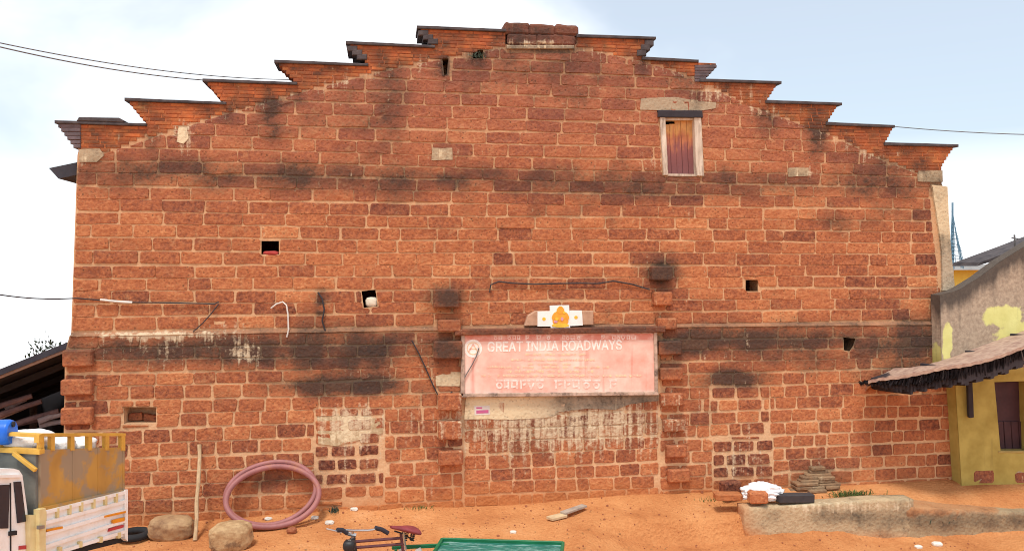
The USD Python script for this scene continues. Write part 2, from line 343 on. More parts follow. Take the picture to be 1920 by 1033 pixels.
# ------------------------------------------------------------------ ground
def ground_z(X, Y):
    X, Y = np.asarray(X, float), np.asarray(Y, float)
    w = (D + X * T - Y) * CO                            # distance in front of the wall
    z = -0.02 - 0.05 * smooth(-2.5, -5.0, X) - 0.05 * smooth(0.4, 2.4, w)
    right = smooth(0.8, 2.0, X)
    z = z - 0.27 * right * smooth(0.84, 1.02, w) - 0.14 * smooth(4.4, 5.2, X) * smooth(0.45, 0.95, w) + 0.05 * right * smooth(0.9, 0.1, w) - 0.03 * smooth(0.0, 1.6, X - (w - 1.0)) * smooth(0.9, 1.6, w)
    z = z + 0.06 * np.exp(-((w - 0.05) / 0.22) ** 2)     # dirt banked against the wall
    z = z - 0.17 * np.maximum(Y - 19, 0) * smooth(17, 30, Y)   # the hillside drops away behind the warehouse
    q = np.stack([X.ravel(), Y.ravel(), 0 * X.ravel()], 1)
    amp = np.exp(-(np.hypot(X, Y - 9) / 14) ** 2)
    n = (np.asarray(meshkit.fbm(q * 0.8)) * 0.06 + np.asarray(meshkit.fbm(q * 3.2 + 5)) * 0.036 - np.abs(np.asarray(meshkit.fbm(q * 1.7 + 11))) * 0.05).reshape(X.shape)
    return z + n * amp
xs = np.unique(np.concatenate([-np.geomspace(9, 900, 24), np.arange(-9, 9.01, 0.09), np.geomspace(9, 900, 24)]))
ys = np.unique(np.concatenate([-np.geomspace(3, 900, 22), np.arange(-3, 6.9, 0.3), np.arange(6.9, 13.5, 0.07), np.geomspace(13.6, 1500, 26)]))
gx, gy = np.meshgrid(xs, ys); gz = ground_z(gx, gy)
nx = len(xs); i = (np.arange(len(ys) - 1)[:, None] * nx + np.arange(nx - 1)).ravel()
gf = np.vstack([np.stack([i, i + 1, i + nx + 1], 1), np.stack([i, i + nx + 1, i + nx], 1)])
mat('red_dirt', {
    'g': ('geometry', {}), 'n1': ('noise_texture', {'scale': 0.9, 'detail': 6.0, 'roughness': 0.62}), 'n2': ('noise_texture', {'scale': 22.0, 'detail': 5.0, 'roughness': 0.7}),
    'v': ('voronoi_texture', {'scale': 26.0}), 'r': ('rgb_ramp', {'ramp': [(0.25, (0.36, 0.125, 0.045)), (0.42, (0.52, 0.205, 0.075)), (0.6, (0.63, 0.28, 0.11)), (0.8, (0.70, 0.37, 0.18))]}),
    'ad': ('math', {'math_type': 'multiply_add', 'value2': 0.35, 'value3': -0.17}), 'ad2': ('math', {'math_type': 'add'}),
    'pv': ('map_range', {'from_min': 0.10, 'from_max': 0.2, 'to_min': 0.55, 'to_max': 0.0, 'clamp': True}), 'pc': ('map_range', {'from_min': 0.55, 'from_max': 0.62, 'clamp': True}), 'pm': ('math', {'math_type': 'multiply'}),
    'm': ('mix', {'color2': (0.20, 0.09, 0.05)}), 'h': ('math', {'math_type': 'multiply_add', 'value2': 0.4}), 'b': ('bump', {'strength': 0.85, 'distance': 0.04}),
    'p': ('principled_bsdf', {'roughness': 0.95, 'specular_ior_level': 0.1})},
    [('g.position', 'n1.vector'), ('g.position', 'n2.vector'), ('g.position', 'v.vector'), ('n2.fac', 'ad.value1'), ('ad.value', 'ad2.value1'), ('n1.fac', 'ad2.value2'), ('ad2.value', 'r.fac'),
     ('v.distance', 'pv.value'), ('n1.fac', 'pc.value'), ('pv.result', 'pm.value1'), ('pc.result', 'pm.value2'), ('pm.value', 'm.fac'), ('r.color', 'm.color1'), ('m.color', 'p.base_color'),
     ('v.distance', 'h.value1'), ('n2.fac', 'h.value3'), ('h.value', 'b.height'), ('b.normal', 'p.normal')])
obj('ground', (np.stack([gx.ravel(), gy.ravel(), gz.ravel()], 1), gf), 'red_dirt', kind='structure', smooth=True)
def gz_at(x, y): return float(ground_z(np.array([x]), np.array([y]))[0])

# ------------------------------------------------------------------ the old warehouse
wh_base = onwall(960, 945); WH = thing('warehouse', 'large red laterite stone warehouse with stepped gable parapet', 'warehouse', (wh_base[0], wh_base[1], 0.0))
top_line = [(147, 284), (147, 230), (272, 238), (278, 192), (420, 198), (420, 156), (555, 160), (558, 120), (688, 126), (690, 86), (808, 92), (812, 58), (946, 62), (946, 84), (1080, 84), (1082, 74),
            (1202, 76), (1204, 112), (1306, 120), (1312, 156), (1432, 160), (1436, 196), (1546, 200), (1550, 237), (1654, 242), (1658, 276), (1764, 280), (1766, 345)]
LEDGE = [(133, 628), (960, 614), (1782, 606)]
up_poly = Polygon(UV([(133, 628)] + [(145, 292)] + top_line + [(1772, 360), (1782, 606), (960, 614)]))
low_poly = Polygon(UV([(118, 1040), (124, 660), (132, 629), (960, 615), (1783, 607), (1792, 700), (1812, 1010), (960, 1000)]))
def pr(x0, y0, x1, y1): return Polygon(UV([(x0, y1), (x1, y1), (x1, y0), (x0, y0)]))
holes_up = [pr(490, 452, 523, 477), Polygon(UV([(678, 546), (704, 543), (708, 574), (682, 577)])), pr(1398, 525, 1421, 546), Polygon(UV([(829, 110), (841, 110), (838, 140), (833, 142)])), pr(887, 94, 906, 110)]
holes_low = [Polygon(UV([(1579, 632), (1602, 634), (1596, 650), (1590, 658), (1580, 656)])), pr(234, 762, 294, 793)]
win = Polygon(UV([(1243, 329), (1319, 331), (1313, 211), (1236, 212)]))
sign_poly = Polygon(UV([(863, 744), (1234, 740), (1230, 620), (866, 622)]))
hole_all = unary_union([h.buffer(0.004) for h in holes_up + holes_low])
up_poly = up_poly.difference(unary_union(holes_up + [win])).buffer(0)
low_poly = low_poly.difference(unary_union(holes_low)).buffer(0)
LOW_W = 0.035
def backing(poly, w):
    def rough(v): return w - 0.003 + 0.0035 * np.asarray(meshkit.fbm(np.column_stack([v * 7, v[:, 0] * 0]))).ravel()
    v, f = grid_fill(poly, 0.055, w, rough)
    return PW(v), f
bu, bl = backing(up_poly, 0.0), backing(low_poly, LOW_W)
bm = cat_([bu, bl])
cav = unary_union([h.buffer(0.07) for h in holes_up[:3] + holes_low[:1]])
core_up = prism(up_poly.difference(cav), -0.42, -0.012); core_low = prism(low_poly.difference(cav), -0.42, LOW_W - 0.012)
hb = [prism(holes_low[-1].buffer(0.05), -0.30, -0.24)] + [prism(h.buffer(0.05), -0.41, -0.36) for h in holes_up[3:]]
nb = len(bm[0])
wall_mesh = cat_([bm, core_up, core_low] + hb)
at_ = weathering_attrs(wall_mesh[0], 0.64); at_['tone'][:, 1] *= 0.5; at_['tone'][:, 0] += 0.16 * smooth(690, 800, PX(wall_mesh[0])[:, 1])
WALL = obj('wall', wall_mesh, 'mortar', WH, attrs=at_)

excl = unary_union([hole_all, win.buffer(0.01)])
TEETH = [(812, 543, 860, 577), (820, 600, 863, 622), (812, 640, 865, 672), (820, 738, 864, 768), (821, 790, 864, 822), (821, 845, 867, 870),
         (1219, 500, 1258, 526), (1224, 548, 1258, 573), (1231, 597, 1266, 618), (1233, 640, 1275, 665), (1236, 690, 1278, 712), (1237, 738, 1278, 760), (1243, 787, 1281, 808), (1248, 835, 1285, 856), (1251, 880, 1291, 902),
         (118, 657, 174, 687), (115, 712, 174, 740), (115, 765, 174, 795), (114, 820, 174, 850), (114, 876, 174, 906)]
teeth_poly = [Polygon(UV([(a, d), (c, d), (c, b), (a, b)], 0.08)) for a, b, c, d in TEETH]
excl_low = unary_union([hole_all, sign_poly] + teeth_poly)
def brick(poly, w0, proud, bev=0.006, jit=0.0035, rnd=None):
    """One rough block: outline, rounded front edge, slightly uneven face."""
    r = min(0.018, 0.12 * math.sqrt(poly.area)) if rnd is None else rnd
    q = poly.buffer(-r, join_style=2).buffer(r, quad_segs=1)
    qs = polys_of(q)
    if not qs: return None
    q = max(qs, key=lambda g: g.area)
    ring = np.array(shapely.geometry.polygon.orient(q).exterior.coords)[:-1]
    pts = []
    for a, b in zip(ring, np.roll(ring, -1, 0)):
        L = np.linalg.norm(b - a); n = 1 if L < 0.2 else (2 if L < 0.4 else 3)
        for k in range(n): pts.append(a + (b - a) * k / n)
    pts = np.array(pts) + rng.normal(0, jit, (len(pts), 2)); n = len(pts); c = pts.mean(0)
    d = pts - c; half = np.ptp(pts, axis=0) / 2; inn = c + d * (1 - np.minimum(0.35, bev * 0.9 / half))
    tilt = rng.normal(0, 0.004, 2)
    def lay(p, w): return np.column_stack([p, w + (p - c) @ tilt])
    v = np.vstack([lay(pts, w0 - 0.012), lay(pts, w0 + proud - bev + rng.normal(0, .001, n)), lay(inn, w0 + proud + rng.normal(0, .0022, n)), lay(c[None], w0 + proud + rng.normal(0, .003))])
    f = []
    for k in range(n):
        j = (k + 1) % n
        for o in (0, n): f += [(o + k, o + j, o + n + j), (o + k, o + n + j, o + n + k)]
        f.append((2 * n + k, 2 * n + j, 3 * n))
    return PW(v), np.array(f)
def course_bricks(region, z_top, z_bot, pitch, length, joint, proud, w0, jl=0.12, shift=None, seed=0, edge_u=None):
    out, row, z = [], 0, z_top
    u0, _, u1, _ = region.bounds; reg = shapely.prepared.prep(region)
    r = np.random.default_rng(seed + 100)
    while z > z_bot:
        h = pitch * (1 + r.normal(0, 0.03))
        u = u0 - length * ((0.5 if row % 2 else 0.0) + r.uniform(-0.12, 0.12)) - 0.02
        wob = r.uniform(0, 6.28)
        while u < u1:
            L = length * (1 + r.normal(0, jl)) if r.random() > 0.07 else length * 0.55
            a, b = u + joint / 2, u + L - joint / 2
            dz = lambda x: 0.010 * math.sin(x * 0.9 + wob)
            q = Polygon([(a + r.normal(0, .006), z - h + joint / 2 + dz(a) + r.normal(0, .004)), (b + r.normal(0, .006), z - h + joint / 2 + dz(b) + r.normal(0, .004)),
                         (b + r.normal(0, .006), z - joint / 2 + dz(b) + r.normal(0, .004)), (a + r.normal(0, .006), z - joint / 2 + dz(a) + r.normal(0, .004))])
            if reg.intersects(q):
                g = q if reg.contains(q) else q.intersection(region)
                for p in polys_of(g):
                    p = p.buffer(-0.003)
                    for pp in polys_of(p):
                        x0, y0, x1, y1 = pp.bounds
                        if pp.area > 0.006 and min(x1 - x0, y1 - y0) > 0.045:
                            out.append((pp, w0, max(proud + r.normal(0, 0.0035), 0.008)))
            u += L
        z -= h; row += 1
    return out
def uz(px, py): return np.array(U(px, py))
BR = []
rake_px = RAKE_L + [(946, 92), (1080, 92)] + RAKE_R
below = Polygon(UV([(100, 640), (132, 300)] + [(x, y + 6) for x, y in rake_px] + [(1744, 350), (1748, 420), (1764, 545), (1760, 640)]))
z_ledge = float(np.mean([U(x, y)[1] for x, y in LEDGE]))
edge_l = Polygon(UV([(147, 292), (1744, 345), (1748, 440), (1762, 545), (1780, 606), (960, 612), (136, 626)])).buffer(0)
region_up = up_poly.intersection(below).buffer(-0.012).difference(excl).buffer(0)
region_up = region_up.difference(Polygon(UV([(1744, 340), (1800, 340), (1800, 545), (1764, 545), (1748, 430)]))).difference(unary_union(teeth_poly)).buffer(0)
z_top = U(1010, 60)[1]
PIT = 0.1735
n_up = math.ceil((z_top - z_ledge) / PIT)
BR += course_bricks(region_up, z_ledge + n_up * PIT - 0.004, z_ledge - 0.01, PIT, 0.535, 0.014, 0.0085, 0.0, 0.05, seed=1)
patch_l = pr(592, 765, 719, 936); patch_r = pr(1336, 822, 1446, 915); patch_r2 = pr(1330, 722, 1440, 822)
mid = pr(869, 746, 1234, 948)
low_free = low_poly.buffer(-0.012).difference(excl_low).buffer(0)
mid_col = pr(866, 610, 1236, 746)
band_reg = low_free.intersection(pr(60, 600, 1900, 706)).difference(mid_col)
z_b = U(960, 706)[1]
low_reg = low_free.intersection(Polygon([(-9, z_b), (9, z_b), (9, -1), (-9, -1)]))
band_reg = low_free.intersection(Polygon([(-9, z_b + 0.005), (9, z_b + 0.005), (9, 4), (-9, 4)])).difference(mid_col)
pat = unary_union([patch_l, patch_r, patch_r2, mid])
BR += course_bricks(band_reg, z_ledge - 0.02, z_b, (z_ledge - 0.02 - z_b) / 4, 0.46, 0.015, 0.010, LOW_W, 0.12, seed=2)
BR += course_bricks(low_reg.difference(pat.buffer(0.02)), z_b, -0.25, 0.187, 0.365, 0.021, 0.011, LOW_W, 0.07, seed=3)
BR += course_bricks(low_reg.intersection(patch_l), z_b - 0.31, -0.2, 0.185, 0.33, 0.045, 0.010, LOW_W, 0.14, seed=4)
BR += course_bricks(low_reg.intersection(patch_r), U(1390, 822)[1], 0.02, 0.19, 0.37, 0.046, 0.012, LOW_W, 0.12, seed=5)
BR += course_bricks(low_reg.intersection(patch_r2), U(1390, 722)[1], U(1390, 822)[1], 0.18, 0.36, 0.03, 0.012, LOW_W, 0.1, seed=6)
BR += course_bricks(low_reg.intersection(mid.buffer(-0.01)), U(1050, 748)[1], -0.2, 0.185, 0.31, 0.018, 0.008, LOW_W, 0.12, seed=8)
made = []
for poly, w0, proud in BR:
    m = brick(poly, w0, proud)
    if m is None: continue
    c = PX(m[0].mean(0)[None])[0]
    area = poly.area * (F / m[0][:, 1].mean()) ** 2
    tint = np.clip(rng.normal(0.52, 0.12), 0.15, 0.9)
    if 1335 < c[0] < 1446 and 820 < c[1] < 910 or 592 < c[0] < 719 and 840 < c[1] < 915: tint *= 0.45
    if c[1] > 1012 or (c[0] < 230 and c[1] > 830): area *= 0.2          # behind the truck or below the ground
    made.append((area, m, tint))
order = sorted(range(len(made)), key=lambda k: -made[k][0])
single = set(order[:300])
for k in order[:300]:
    _, m, tint = made[k]
    obj('brick', m, 'laterite', WALL, attrs=weathering_attrs(m[0], tint))
rest = [made[k] for k in range(len(made)) if k not in single]
rm = cat_([m for _, m, _ in rest]); tints = np.concatenate([np.full(len(m[0]), t) for _, m, t in rest])
obj('smaller_brick', rm, 'laterite', WALL, kind='stuff', attrs=weathering_attrs(rm[0], tints))
print('bricks', len(made))
for k, p in enumerate(teeth_poly):
    pp = p.buffer(0.0)
    out_w = 0.16 if k < 6 else (0.14 if k < 15 else 0.13)
    pts = np.array(pp.exterior.coords)[:-1]
    v, f = rbox((pts[:, 0].max() - pts[:, 0].min(), pts[:, 1].max() - pts[:, 1].min(), out_w + 0.1), r=0.018)
    tsh = fine(v, f, 0.09); v, f = np.array(tsh.vertices), np.array(tsh.faces)
    v = v + 0.012 * np.asarray(meshkit.fbm(v * 9 + k * 3.1)).reshape(-1, 1) * np.array([1, 1, 1.0])
    c = (pts.max(0) + pts.min(0)) / 2
    v[:, :2] += c; v[:, 2] += (out_w - 0.1) / 2 + LOW_W * 0
    xyz = PW(v); a = weathering_attrs(xyz, 0.48); a['stain'][:, 0] = np.maximum(a['stain'][:, 0], 0.10 if k > 2 else 0.42)
    obj('toothing_stone', (xyz, f), 'laterite', WALL, attrs=a, smooth=False)
for k, (a_, b_) in enumerate(((236, 262), (264, 291))):
    m = brick(Polygon(UV([(a_, 792), (b_, 792), (b_, 777 + 4 * k), (a_, 778)])), -0.16, 0.05)
    obj('niche_brick', m, 'laterite', WALL, attrs=weathering_attrs(m[0], 0.4))
# lime fillet along the ledge where the lower wall is thicker
ul = np.linspace(U(134, 628)[0], U(1782, 606)[0], 150)
lz = np.array([np.interp(u, [U(*p)[0] for p in LEDGE], [U(*p)[1] for p in LEDGE]) for u in ul])
rr = np.asarray(meshkit.fbm(np.column_stack([ul * 5, ul * 0, ul * 0]))).ravel() * 0.02
v = np.vstack([np.column_stack([ul, lz + 0.03 + rr, ul * 0 - 0.01]), np.column_stack([ul, lz + 0.012 + rr, ul * 0 + 0.016]), np.column_stack([ul, lz - 0.02 + rr * .6, ul * 0 + LOW_W + 0.02]), np.column_stack([ul, lz - 0.035, ul * 0 + LOW_W - 0.01])])
f = []
for r_ in range(3):
    for k in range(149):
        a, b = r_ * 150 + k, r_ * 150 + k + 1; c, d_ = a + 150, b + 150
        f += [(a, c, b), (b, c, d_)]
xyz = PW(v); a = weathering_attrs(xyz, 0.35); qx = PX(xyz)[:, 0]; a['stain'][:, 0] = np.maximum(a['stain'][:, 0], np.where((qx > 450) | (qx < 190), 0.52, 0.12)); a['tone'][:, 1] = 0.6
obj('ledge', (xyz, np.array(f)), 'mortar', WH, attrs=a)

# parapet steps: (outline of the small brickwork in photo pixels, coping line)
rk = lambda x: float(np.interp(x, rake_x, rake_y))
def rake_pts(a, b, n=6): return [(x, rk(x)) for x in np.linspace(a, b, n)]
STEPS = [  # corbel tip, top right, corbel foot, inner x ; side
    ('L', (110, 232), (275, 237), (148, 278)), ('L', (240, 190), (424, 197), (276, 234)), ('L', (386, 154), (557, 160), (420, 196)), ('L', (520, 119), (690, 125), (557, 158)),
    ('L', (654, 84), (815, 91), (690, 122)), ('L', (787, 55), (948, 61), (813, 88)),
    ('R', (1222, 75), (1080, 71), (1203, 110)), ('R', (1343, 122), (1203, 113), (1310, 154)), ('R', (1457, 158), (1310, 154), (1434, 194)), ('R', (1570, 198), (1434, 194), (1547, 235)),
    ('R', (1674, 240), (1547, 235), (1656, 274)), ('R', (1788, 276), (1656, 273), (1765, 312))]
for si, (side, tip, inn, foot) in enumerate(STEPS):
    lo = 1 if side == 'L' else -1
    nxt = inn[0]
    if side == 'L':
        end = inn[0] + (45 if si < 5 else 0)
        pl = [tip, inn] + ([(end, inn[1] + 1)] if si < 5 else [])
        pl += [(x, rk(x) + 4) for x in np.linspace(end, foot[0], 6) if rk(x) + 4 > inn[1]] + [foot]
        if si == 0: pl = [tip, inn, (285, 248), (215, 280), (148, 292), foot]
    else:
        end = inn[0] - (45 if si > 6 else 0)
        pl = [tip, inn] + ([(end, inn[1] + 1)] if si > 6 else [])
        pl += [(x, rk(x) + 4) for x in np.linspace(end, foot[0], 6) if rk(x) + 4 > inn[1]] + [foot]
        if si == 11: pl = [tip, inn, (1640, 290), (1720, 322), (1765, 345), foot]
    poly = Polygon(UV(pl)).buffer(0)
    x0, y0, x1, y1 = poly.bounds; zt, zb = y1, y0
    ch = 0.050; courses, bricks_ = [], []
    z = zt - 0.004
    while z > zb + 0.01:
        cut = poly.intersection(sbox(x0 - 1, z - ch * 0.55, x1 + 1, z - ch * 0.45))
        for g in polys_of(cut):
            a, _, b, _ = g.bounds
            if b - a < 0.04: continue
            if b - a > 0.03:
                courses.append(prism(sbox(a + 0.006, z - ch + 0.0005, b - 0.006, z - 0.0005), -0.40, 0.003))
            u = a - rng.uniform(0, 0.15); 
            while u < b:
                q0, q1 = max(u, a), min(u + 0.20, b)
                if q1 - q0 > 0.03: bricks_.append(((q0 + .004, z - ch + .005, q1 - .004, z - .005)))
                u += 0.208
        z -= ch
    cm = cat_(courses)
    P_ = obj('parapet_step', cm, 'orange_brick', WH, attrs=weathering_attrs(cm[0], 0.62))
    bs, tn = [], []
    for (a, b, c, d_) in bricks_:
        v, f = rbox((c - a, d_ - b, 0.06), ((a + c) / 2, (b + d_) / 2, -0.021 + rng.normal(0, .0015)), r=0.004)
        bs.append((PW(v), f)); tn.append(np.full(len(v), np.clip(rng.normal(.55, .09), 0, 1)))
    bm_ = cat_(bs); a = weathering_attrs(bm_[0], np.concatenate(tn)); a['tone'][:, 1] *= 0.15
    q = PX(bm_[0]); a['stain'][:, 1] *= 0.6
    # soot where water runs off the corbel tip
    dx = np.abs(q[:, 0] - tip[0]); a['stain'][:, 0] = np.maximum(a['stain'][:, 0], (1.3 if si in (0, 7) else 0.5 if si > 6 else 0.3) * np.clip((1 - dx / (44 if si in (0, 7) else 26)) * 1.6, 0, 1))
    str_ = np.asarray(meshkit.fbm(np.column_stack([q[:, 0] / 9.0, q[:, 1] / 120.0, q[:, 0] * 0 + si]))).ravel(); a['stain'][:, 0] = np.maximum(a['stain'][:, 0], np.clip(str_ * (1.9 if si > 5 else 1.3) - .08, 0, 0.7))
    obj('brickwork', bm_, 'orange_brick', P_, kind='stuff', attrs=a)
    # coping slab
    ca, cb = (tip, inn) if side == 'L' else (inn, tip)
    ext = 6
    if si == 7: cb = (1302, 118)
    if si == 10: cb = (1669, 240)
    cp = Polygon(UV([(ca[0] - (ext if side == 'L' else 0), ca[1] + 1), (cb[0] + (ext if side == 'R' else 0), cb[1] + 1), (cb[0] + (ext if side == 'R' else 0), cb[1] - 4), (ca[0] - (ext if side == 'L' else 0), ca[1] - 5)]))
    t_ = fine(*prism(cp, -0.44, 0.045, bevel=0.008), 0.14); v = np.array(t_.vertices) + 0.008 * np.asarray(meshkit.fbm(np.array(t_.vertices) * 5)).reshape(-1, 1)
    obj('coping', (v, np.array(t_.faces)), 'slate', P_)
    if si in (5, 4):   # thick broken mortar lumps on the stepped corbel
        for q_ in ((0, 6), (9, 14), (18, 22)):
            obj('corbel_brick', prism(pr(tip[0] - 3 + q_[0], tip[1] - 3 + q_[1], tip[0] + 16 + q_[0], tip[1] + 7 + q_[1]), -0.40, 0.03, bevel=0.01), 'slate', P_)
    if si == 6:
        for q_ in ((0, 3), (-7, 12), (-14, 22)):
            obj('corbel_brick', prism(pr(tip[0] - 14 + q_[0], tip[1] - 2 + q_[1], tip[0] + 3 + q_[0], tip[1] + 9 + q_[1]), -0.40, 0.03, bevel=0.01), 'slate', P_)
    if si in (0, 7):   # weathered grey end of the corbel
        for j in range(6):
            t0, t1 = j / 6, (j + 1) / 6 - .02
            ya, yb = tip[1] + 1 + (foot[1] - tip[1]) * t0, tip[1] + 1 + (foot[1] - tip[1]) * t1
            xe = tip[0] + (foot[0] - tip[0]) * (t0 * .9); xi = (152 if si == 0 else 1302)
            obj('corbel_brick', prism(pr(min(xe, xi), ya, max(xe, xi), yb), -0.40, 0.022 + .003 * (j % 2), bevel=0.005), 'slate_pale', P_)
    if si == 0:
        obj('ridge_tile', prism(Polygon(UV([(146, 228), (232, 231), (236, 228), (225, 222), (150, 221)])), -0.3, 0.05, bevel=0.01), 'slate', P_)
# rough stone cap in the middle of the gable
for (a, b, c, d_) in ((944, 45, 992, 66), (990, 48, 1040, 68), (1038, 49, 1083, 68), (950, 66, 1006, 87), (1004, 67, 1078, 87)):
    v, f = rbox((0.36 * (c - a) / 46, (d_ - b) / 132.0 + 0.01, 0.42), r=0.03)
    t_ = fine(v, f, 0.07); v = np.array(t_.vertices); v += 0.02 * np.asarray(meshkit.fbm(v * 11 + a)).reshape(-1, 1)
    u, z = U((a + c) / 2, (b + d_) / 2); v += (u, z, -0.19)
    xyz = PW(v); at1 = weathering_attrs(xyz, 0.35); at1['stain'][:, 0] = np.maximum(at1['stain'][:, 0], 0.66)
    obj('cap_stone', (xyz, np.array(t_.faces)), 'laterite', WH, attrs=at1)
xyz, f = prism(pr(950, 86, 1076, 93), -0.05, 0.03, bevel=0.008)
obj('cement_band', (xyz, f), 'plaster_old', WH, attrs=weathering_attrs(xyz, 0.2))
# boarded loft window
WN = obj('window', cat_([prism(Polygon(UV([(1243, 329), (1252, 329), (1246, 213), (1236, 213)])), -0.12, 0.03, bevel=0.006), prism(Polygon(UV([(1305, 330), (1319, 331), (1313, 213), (1300, 213)])), -0.12, 0.03, bevel=0.006),
                         prism(Polygon(UV([(1250, 330), (1308, 331), (1308, 327), (1250, 326)])), -0.12, 0.012)]), 'timber_white', WH)
mat('board_wood', {'g': ('geometry', {}), 'tc': ('texture_coordinate', {}), 'sp': ('separate_xyz', {}), 'mp': ('mapping', {'scale': (26, 26, 2.2)}), 'n': ('noise_texture', {'scale': 1.0, 'detail': 5.0, 'roughness': 0.65}),
    'n2': ('noise_texture', {'scale': 5.0, 'detail': 4.0}), 'mr': ('map_range', {'from_min': U(1270, 300)[1], 'from_max': U(1270, 225)[1]}),
    'a': ('math', {'math_type': 'multiply_add', 'value2': 0.9, 'value3': -0.45}), 'a2': ('math', {'math_type': 'add'}), 'b2': ('math', {'math_type': 'multiply_add', 'value2': 0.8, 'value3': -0.4}), 'a3': ('math', {'math_type': 'add'}),
    'r': ('rgb_ramp', {'ramp': [(0.0, (0.19, 0.066, 0.066)), (0.35, (0.24, 0.078, 0.070)), (0.6, (0.50, 0.18, 0.08)), (0.85, (0.68, 0.36, 0.12)), (1.0, (0.55, 0.30, 0.12))]}),
    'b': ('bump', {'strength': 0.3, 'distance': 0.01}), 'p': ('principled_bsdf', {'roughness': 0.75})},
    [('g.position', 'mp.vector'), ('mp.vector', 'n.vector'), ('g.position', 'sp.vector'), ('g.position', 'n2.vector'), ('sp.z', 'mr.value'), ('n.fac', 'a.value1'), ('a.value', 'a2.value1'), ('mr.result', 'a2.value2'), ('n2.fac', 'b2.value1'), ('b2.value', 'a3.value1'), ('a2.value', 'a3.value2'), ('a3.value', 'r.fac'), ('r.color', 'p.base_color'), ('n.fac', 'b.height'), ('b.normal', 'p.normal')])
for k in range(5):
    a, b = k / 5 + 0.004, (k + 1) / 5 - 0.004
    xa = lambda t, y: np.interp(y, [213, 330], [1246, 1252]) * (1 - t) + np.interp(y, [213, 330], [1301, 1306]) * t
    yt = [232, 231, 225, 220, 219][k]
    obj('plank', prism(Polygon(UV([(xa(a, 329), 329), (xa(b, 329), 329), (xa(b, yt), yt), (xa(a, yt), yt)])), -0.10 - 0.004 * (k % 2), -0.075 + 0.004 * rng.normal(), bevel=0.004), 'board_wood', WN)
obj('window_lintel', prism(Polygon(UV([(1232, 221), (1316, 222), (1315, 209), (1232, 208)])), -0.1, 0.05, bevel=0.008), 'timber_dark', WN)
obj('top_rail', prism(Polygon(UV([(1246, 226), (1301, 225), (1301, 220), (1246, 221)])), -0.12, 0.0), 'timber_white', WN)
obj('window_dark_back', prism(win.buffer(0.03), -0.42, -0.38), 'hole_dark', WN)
# plaster patches and the corner pilaster
def patch(pts, w, thick, tint, name='plaster_patch', lift=None, cell=0.05):
    p = Polygon(UV(pts)).buffer(0)
    r = np.array(p.segmentize(0.07).exterior.coords)[:-1]
    r = r + 0.02 * np.column_stack([np.asarray(meshkit.fbm(np.column_stack([r * 9, r[:, :1] * 0]))).ravel(), np.asarray(meshkit.fbm(np.column_stack([r * 9 + 40, r[:, :1] * 0]))).ravel()])
    p = Polygon(r).buffer(0); p = max(polys_of(p), key=lambda g: g.area)
    v, f = grid_fill(p, cell, w + thick)
    v[:, 2] += 0.003 * np.asarray(meshkit.fbm(v * 12)).ravel()
    e = prism(p, w - 0.02, w + thick - 0.006)
    xyz, f = cat_([(PW(v), f), e]); a = weathering_attrs(xyz, tint)
    if lift: a = lift(xyz, a)
    return obj(name, (xyz, f), 'plaster_old', WH, attrs=a)
def under_sign(xyz, a):
    q = PX(xyz); a['stain'][:, 0] = np.clip((q[:, 0] - 1000) / 110, 0.06, .5); a['stain'][:, 1] = 0.1; a['tone'][:, 0] = np.clip(1.0 - (q[:, 0] - 960) / 220, 0.2, 1.0); a['tone'][:, 1] = np.clip((q[:, 0] - 980) / 120, 0, 0.9)
    return a
patch([(868, 786), (872, 745), (1000, 744), (1050, 743), (1232, 741), (1231, 752), (1180, 757), (1150, 768), (1100, 766), (1046, 772), (1030, 782), (960, 786)], LOW_W, 0.016, 0.9, lift=under_sign)
patch([(1198, 208), (1200, 187), (1262, 184), (1300, 190), (1342, 186), (1340, 205), (1318, 209)], 0, 0.010, 0.12)
patch([(148, 306), (148, 282), (186, 281), (194, 294), (180, 305)], 0, 0.02, 0.25)
patch([(330, 268), (334, 242), (350, 240), (352, 262), (344, 272)], 0, 0.02, 0.6)
patch([(1718, 342), (1720, 322), (1764, 321), (1765, 343)], 0, 0.02, 0.4)
patch([(808, 302), (809, 279), (846, 279), (847, 302)], 0, 0.012, 0.1); patch([(1476, 333), (1477, 316), (1514, 316), (1514, 332)], 0, 0.012, 0.12)
patch([(816, 724), (815, 698), (862, 698), (860, 724)], LOW_W, 0.014, 0.8)
patch([(596, 832), (594, 782), (660, 778), (716, 786), (716, 812), (690, 822), (650, 828), (630, 836)], LOW_W, 0.009, 0.15)
def pil(xyz, a):
    q = PX(xyz); a['stain'][:, 0] = 0.25 * ((q[:, 1] > 440)) + 0.08; a['stain'][:, 1] *= 0; a['tone'][:, 1] = np.clip((q[:, 1] - 430) / 60, 0, .75); return a
patch([(1764, 546), (1762, 470), (1752, 400), (1744, 348), (1773, 352), (1778, 450), (1787, 546)], 0.0, 0.03, 0.75, name='corner_pilaster', lift=pil)
# the building behind its gable
ue0, ue1 = U(140, 600)[0], U(1775, 500)[0]
def wbox(u0, u1, z0, z1, w0, w1): return prism(sbox(u0, z0, u1, z1), w0, w1)
side = cat_([wbox(ue0 + 0.02, ue0 + 0.45, -0.4, U(145, 325)[1], -14, -0.42), wbox(ue1 - 0.45, ue1 - 0.02, -0.4, U(1765, 368)[1], -14, -0.42), wbox(ue0 + 0.45, ue1 - 0.45, -0.4, U(1765, 368)[1], -14, -13.6)])
obj('side_wall', side, 'laterite', WH, attrs=weathering_attrs(side[0] * [1, 0, 1] + [0, 11, 0], 0.5))
rz = U(1010, 112)
for (e, y, th) in ((66, 308, 20), (1812, 350, 20)):
    a = U(e, y); b = rz
    poly = Polygon([a, b, (b[0], b[1] - 0.14), (a[0] + (0.12 if e < 960 else -0.12), a[1] - 0.14)])
    obj('roof', prism(poly, -14.2, -0.43), 'roof_sheet', WH)
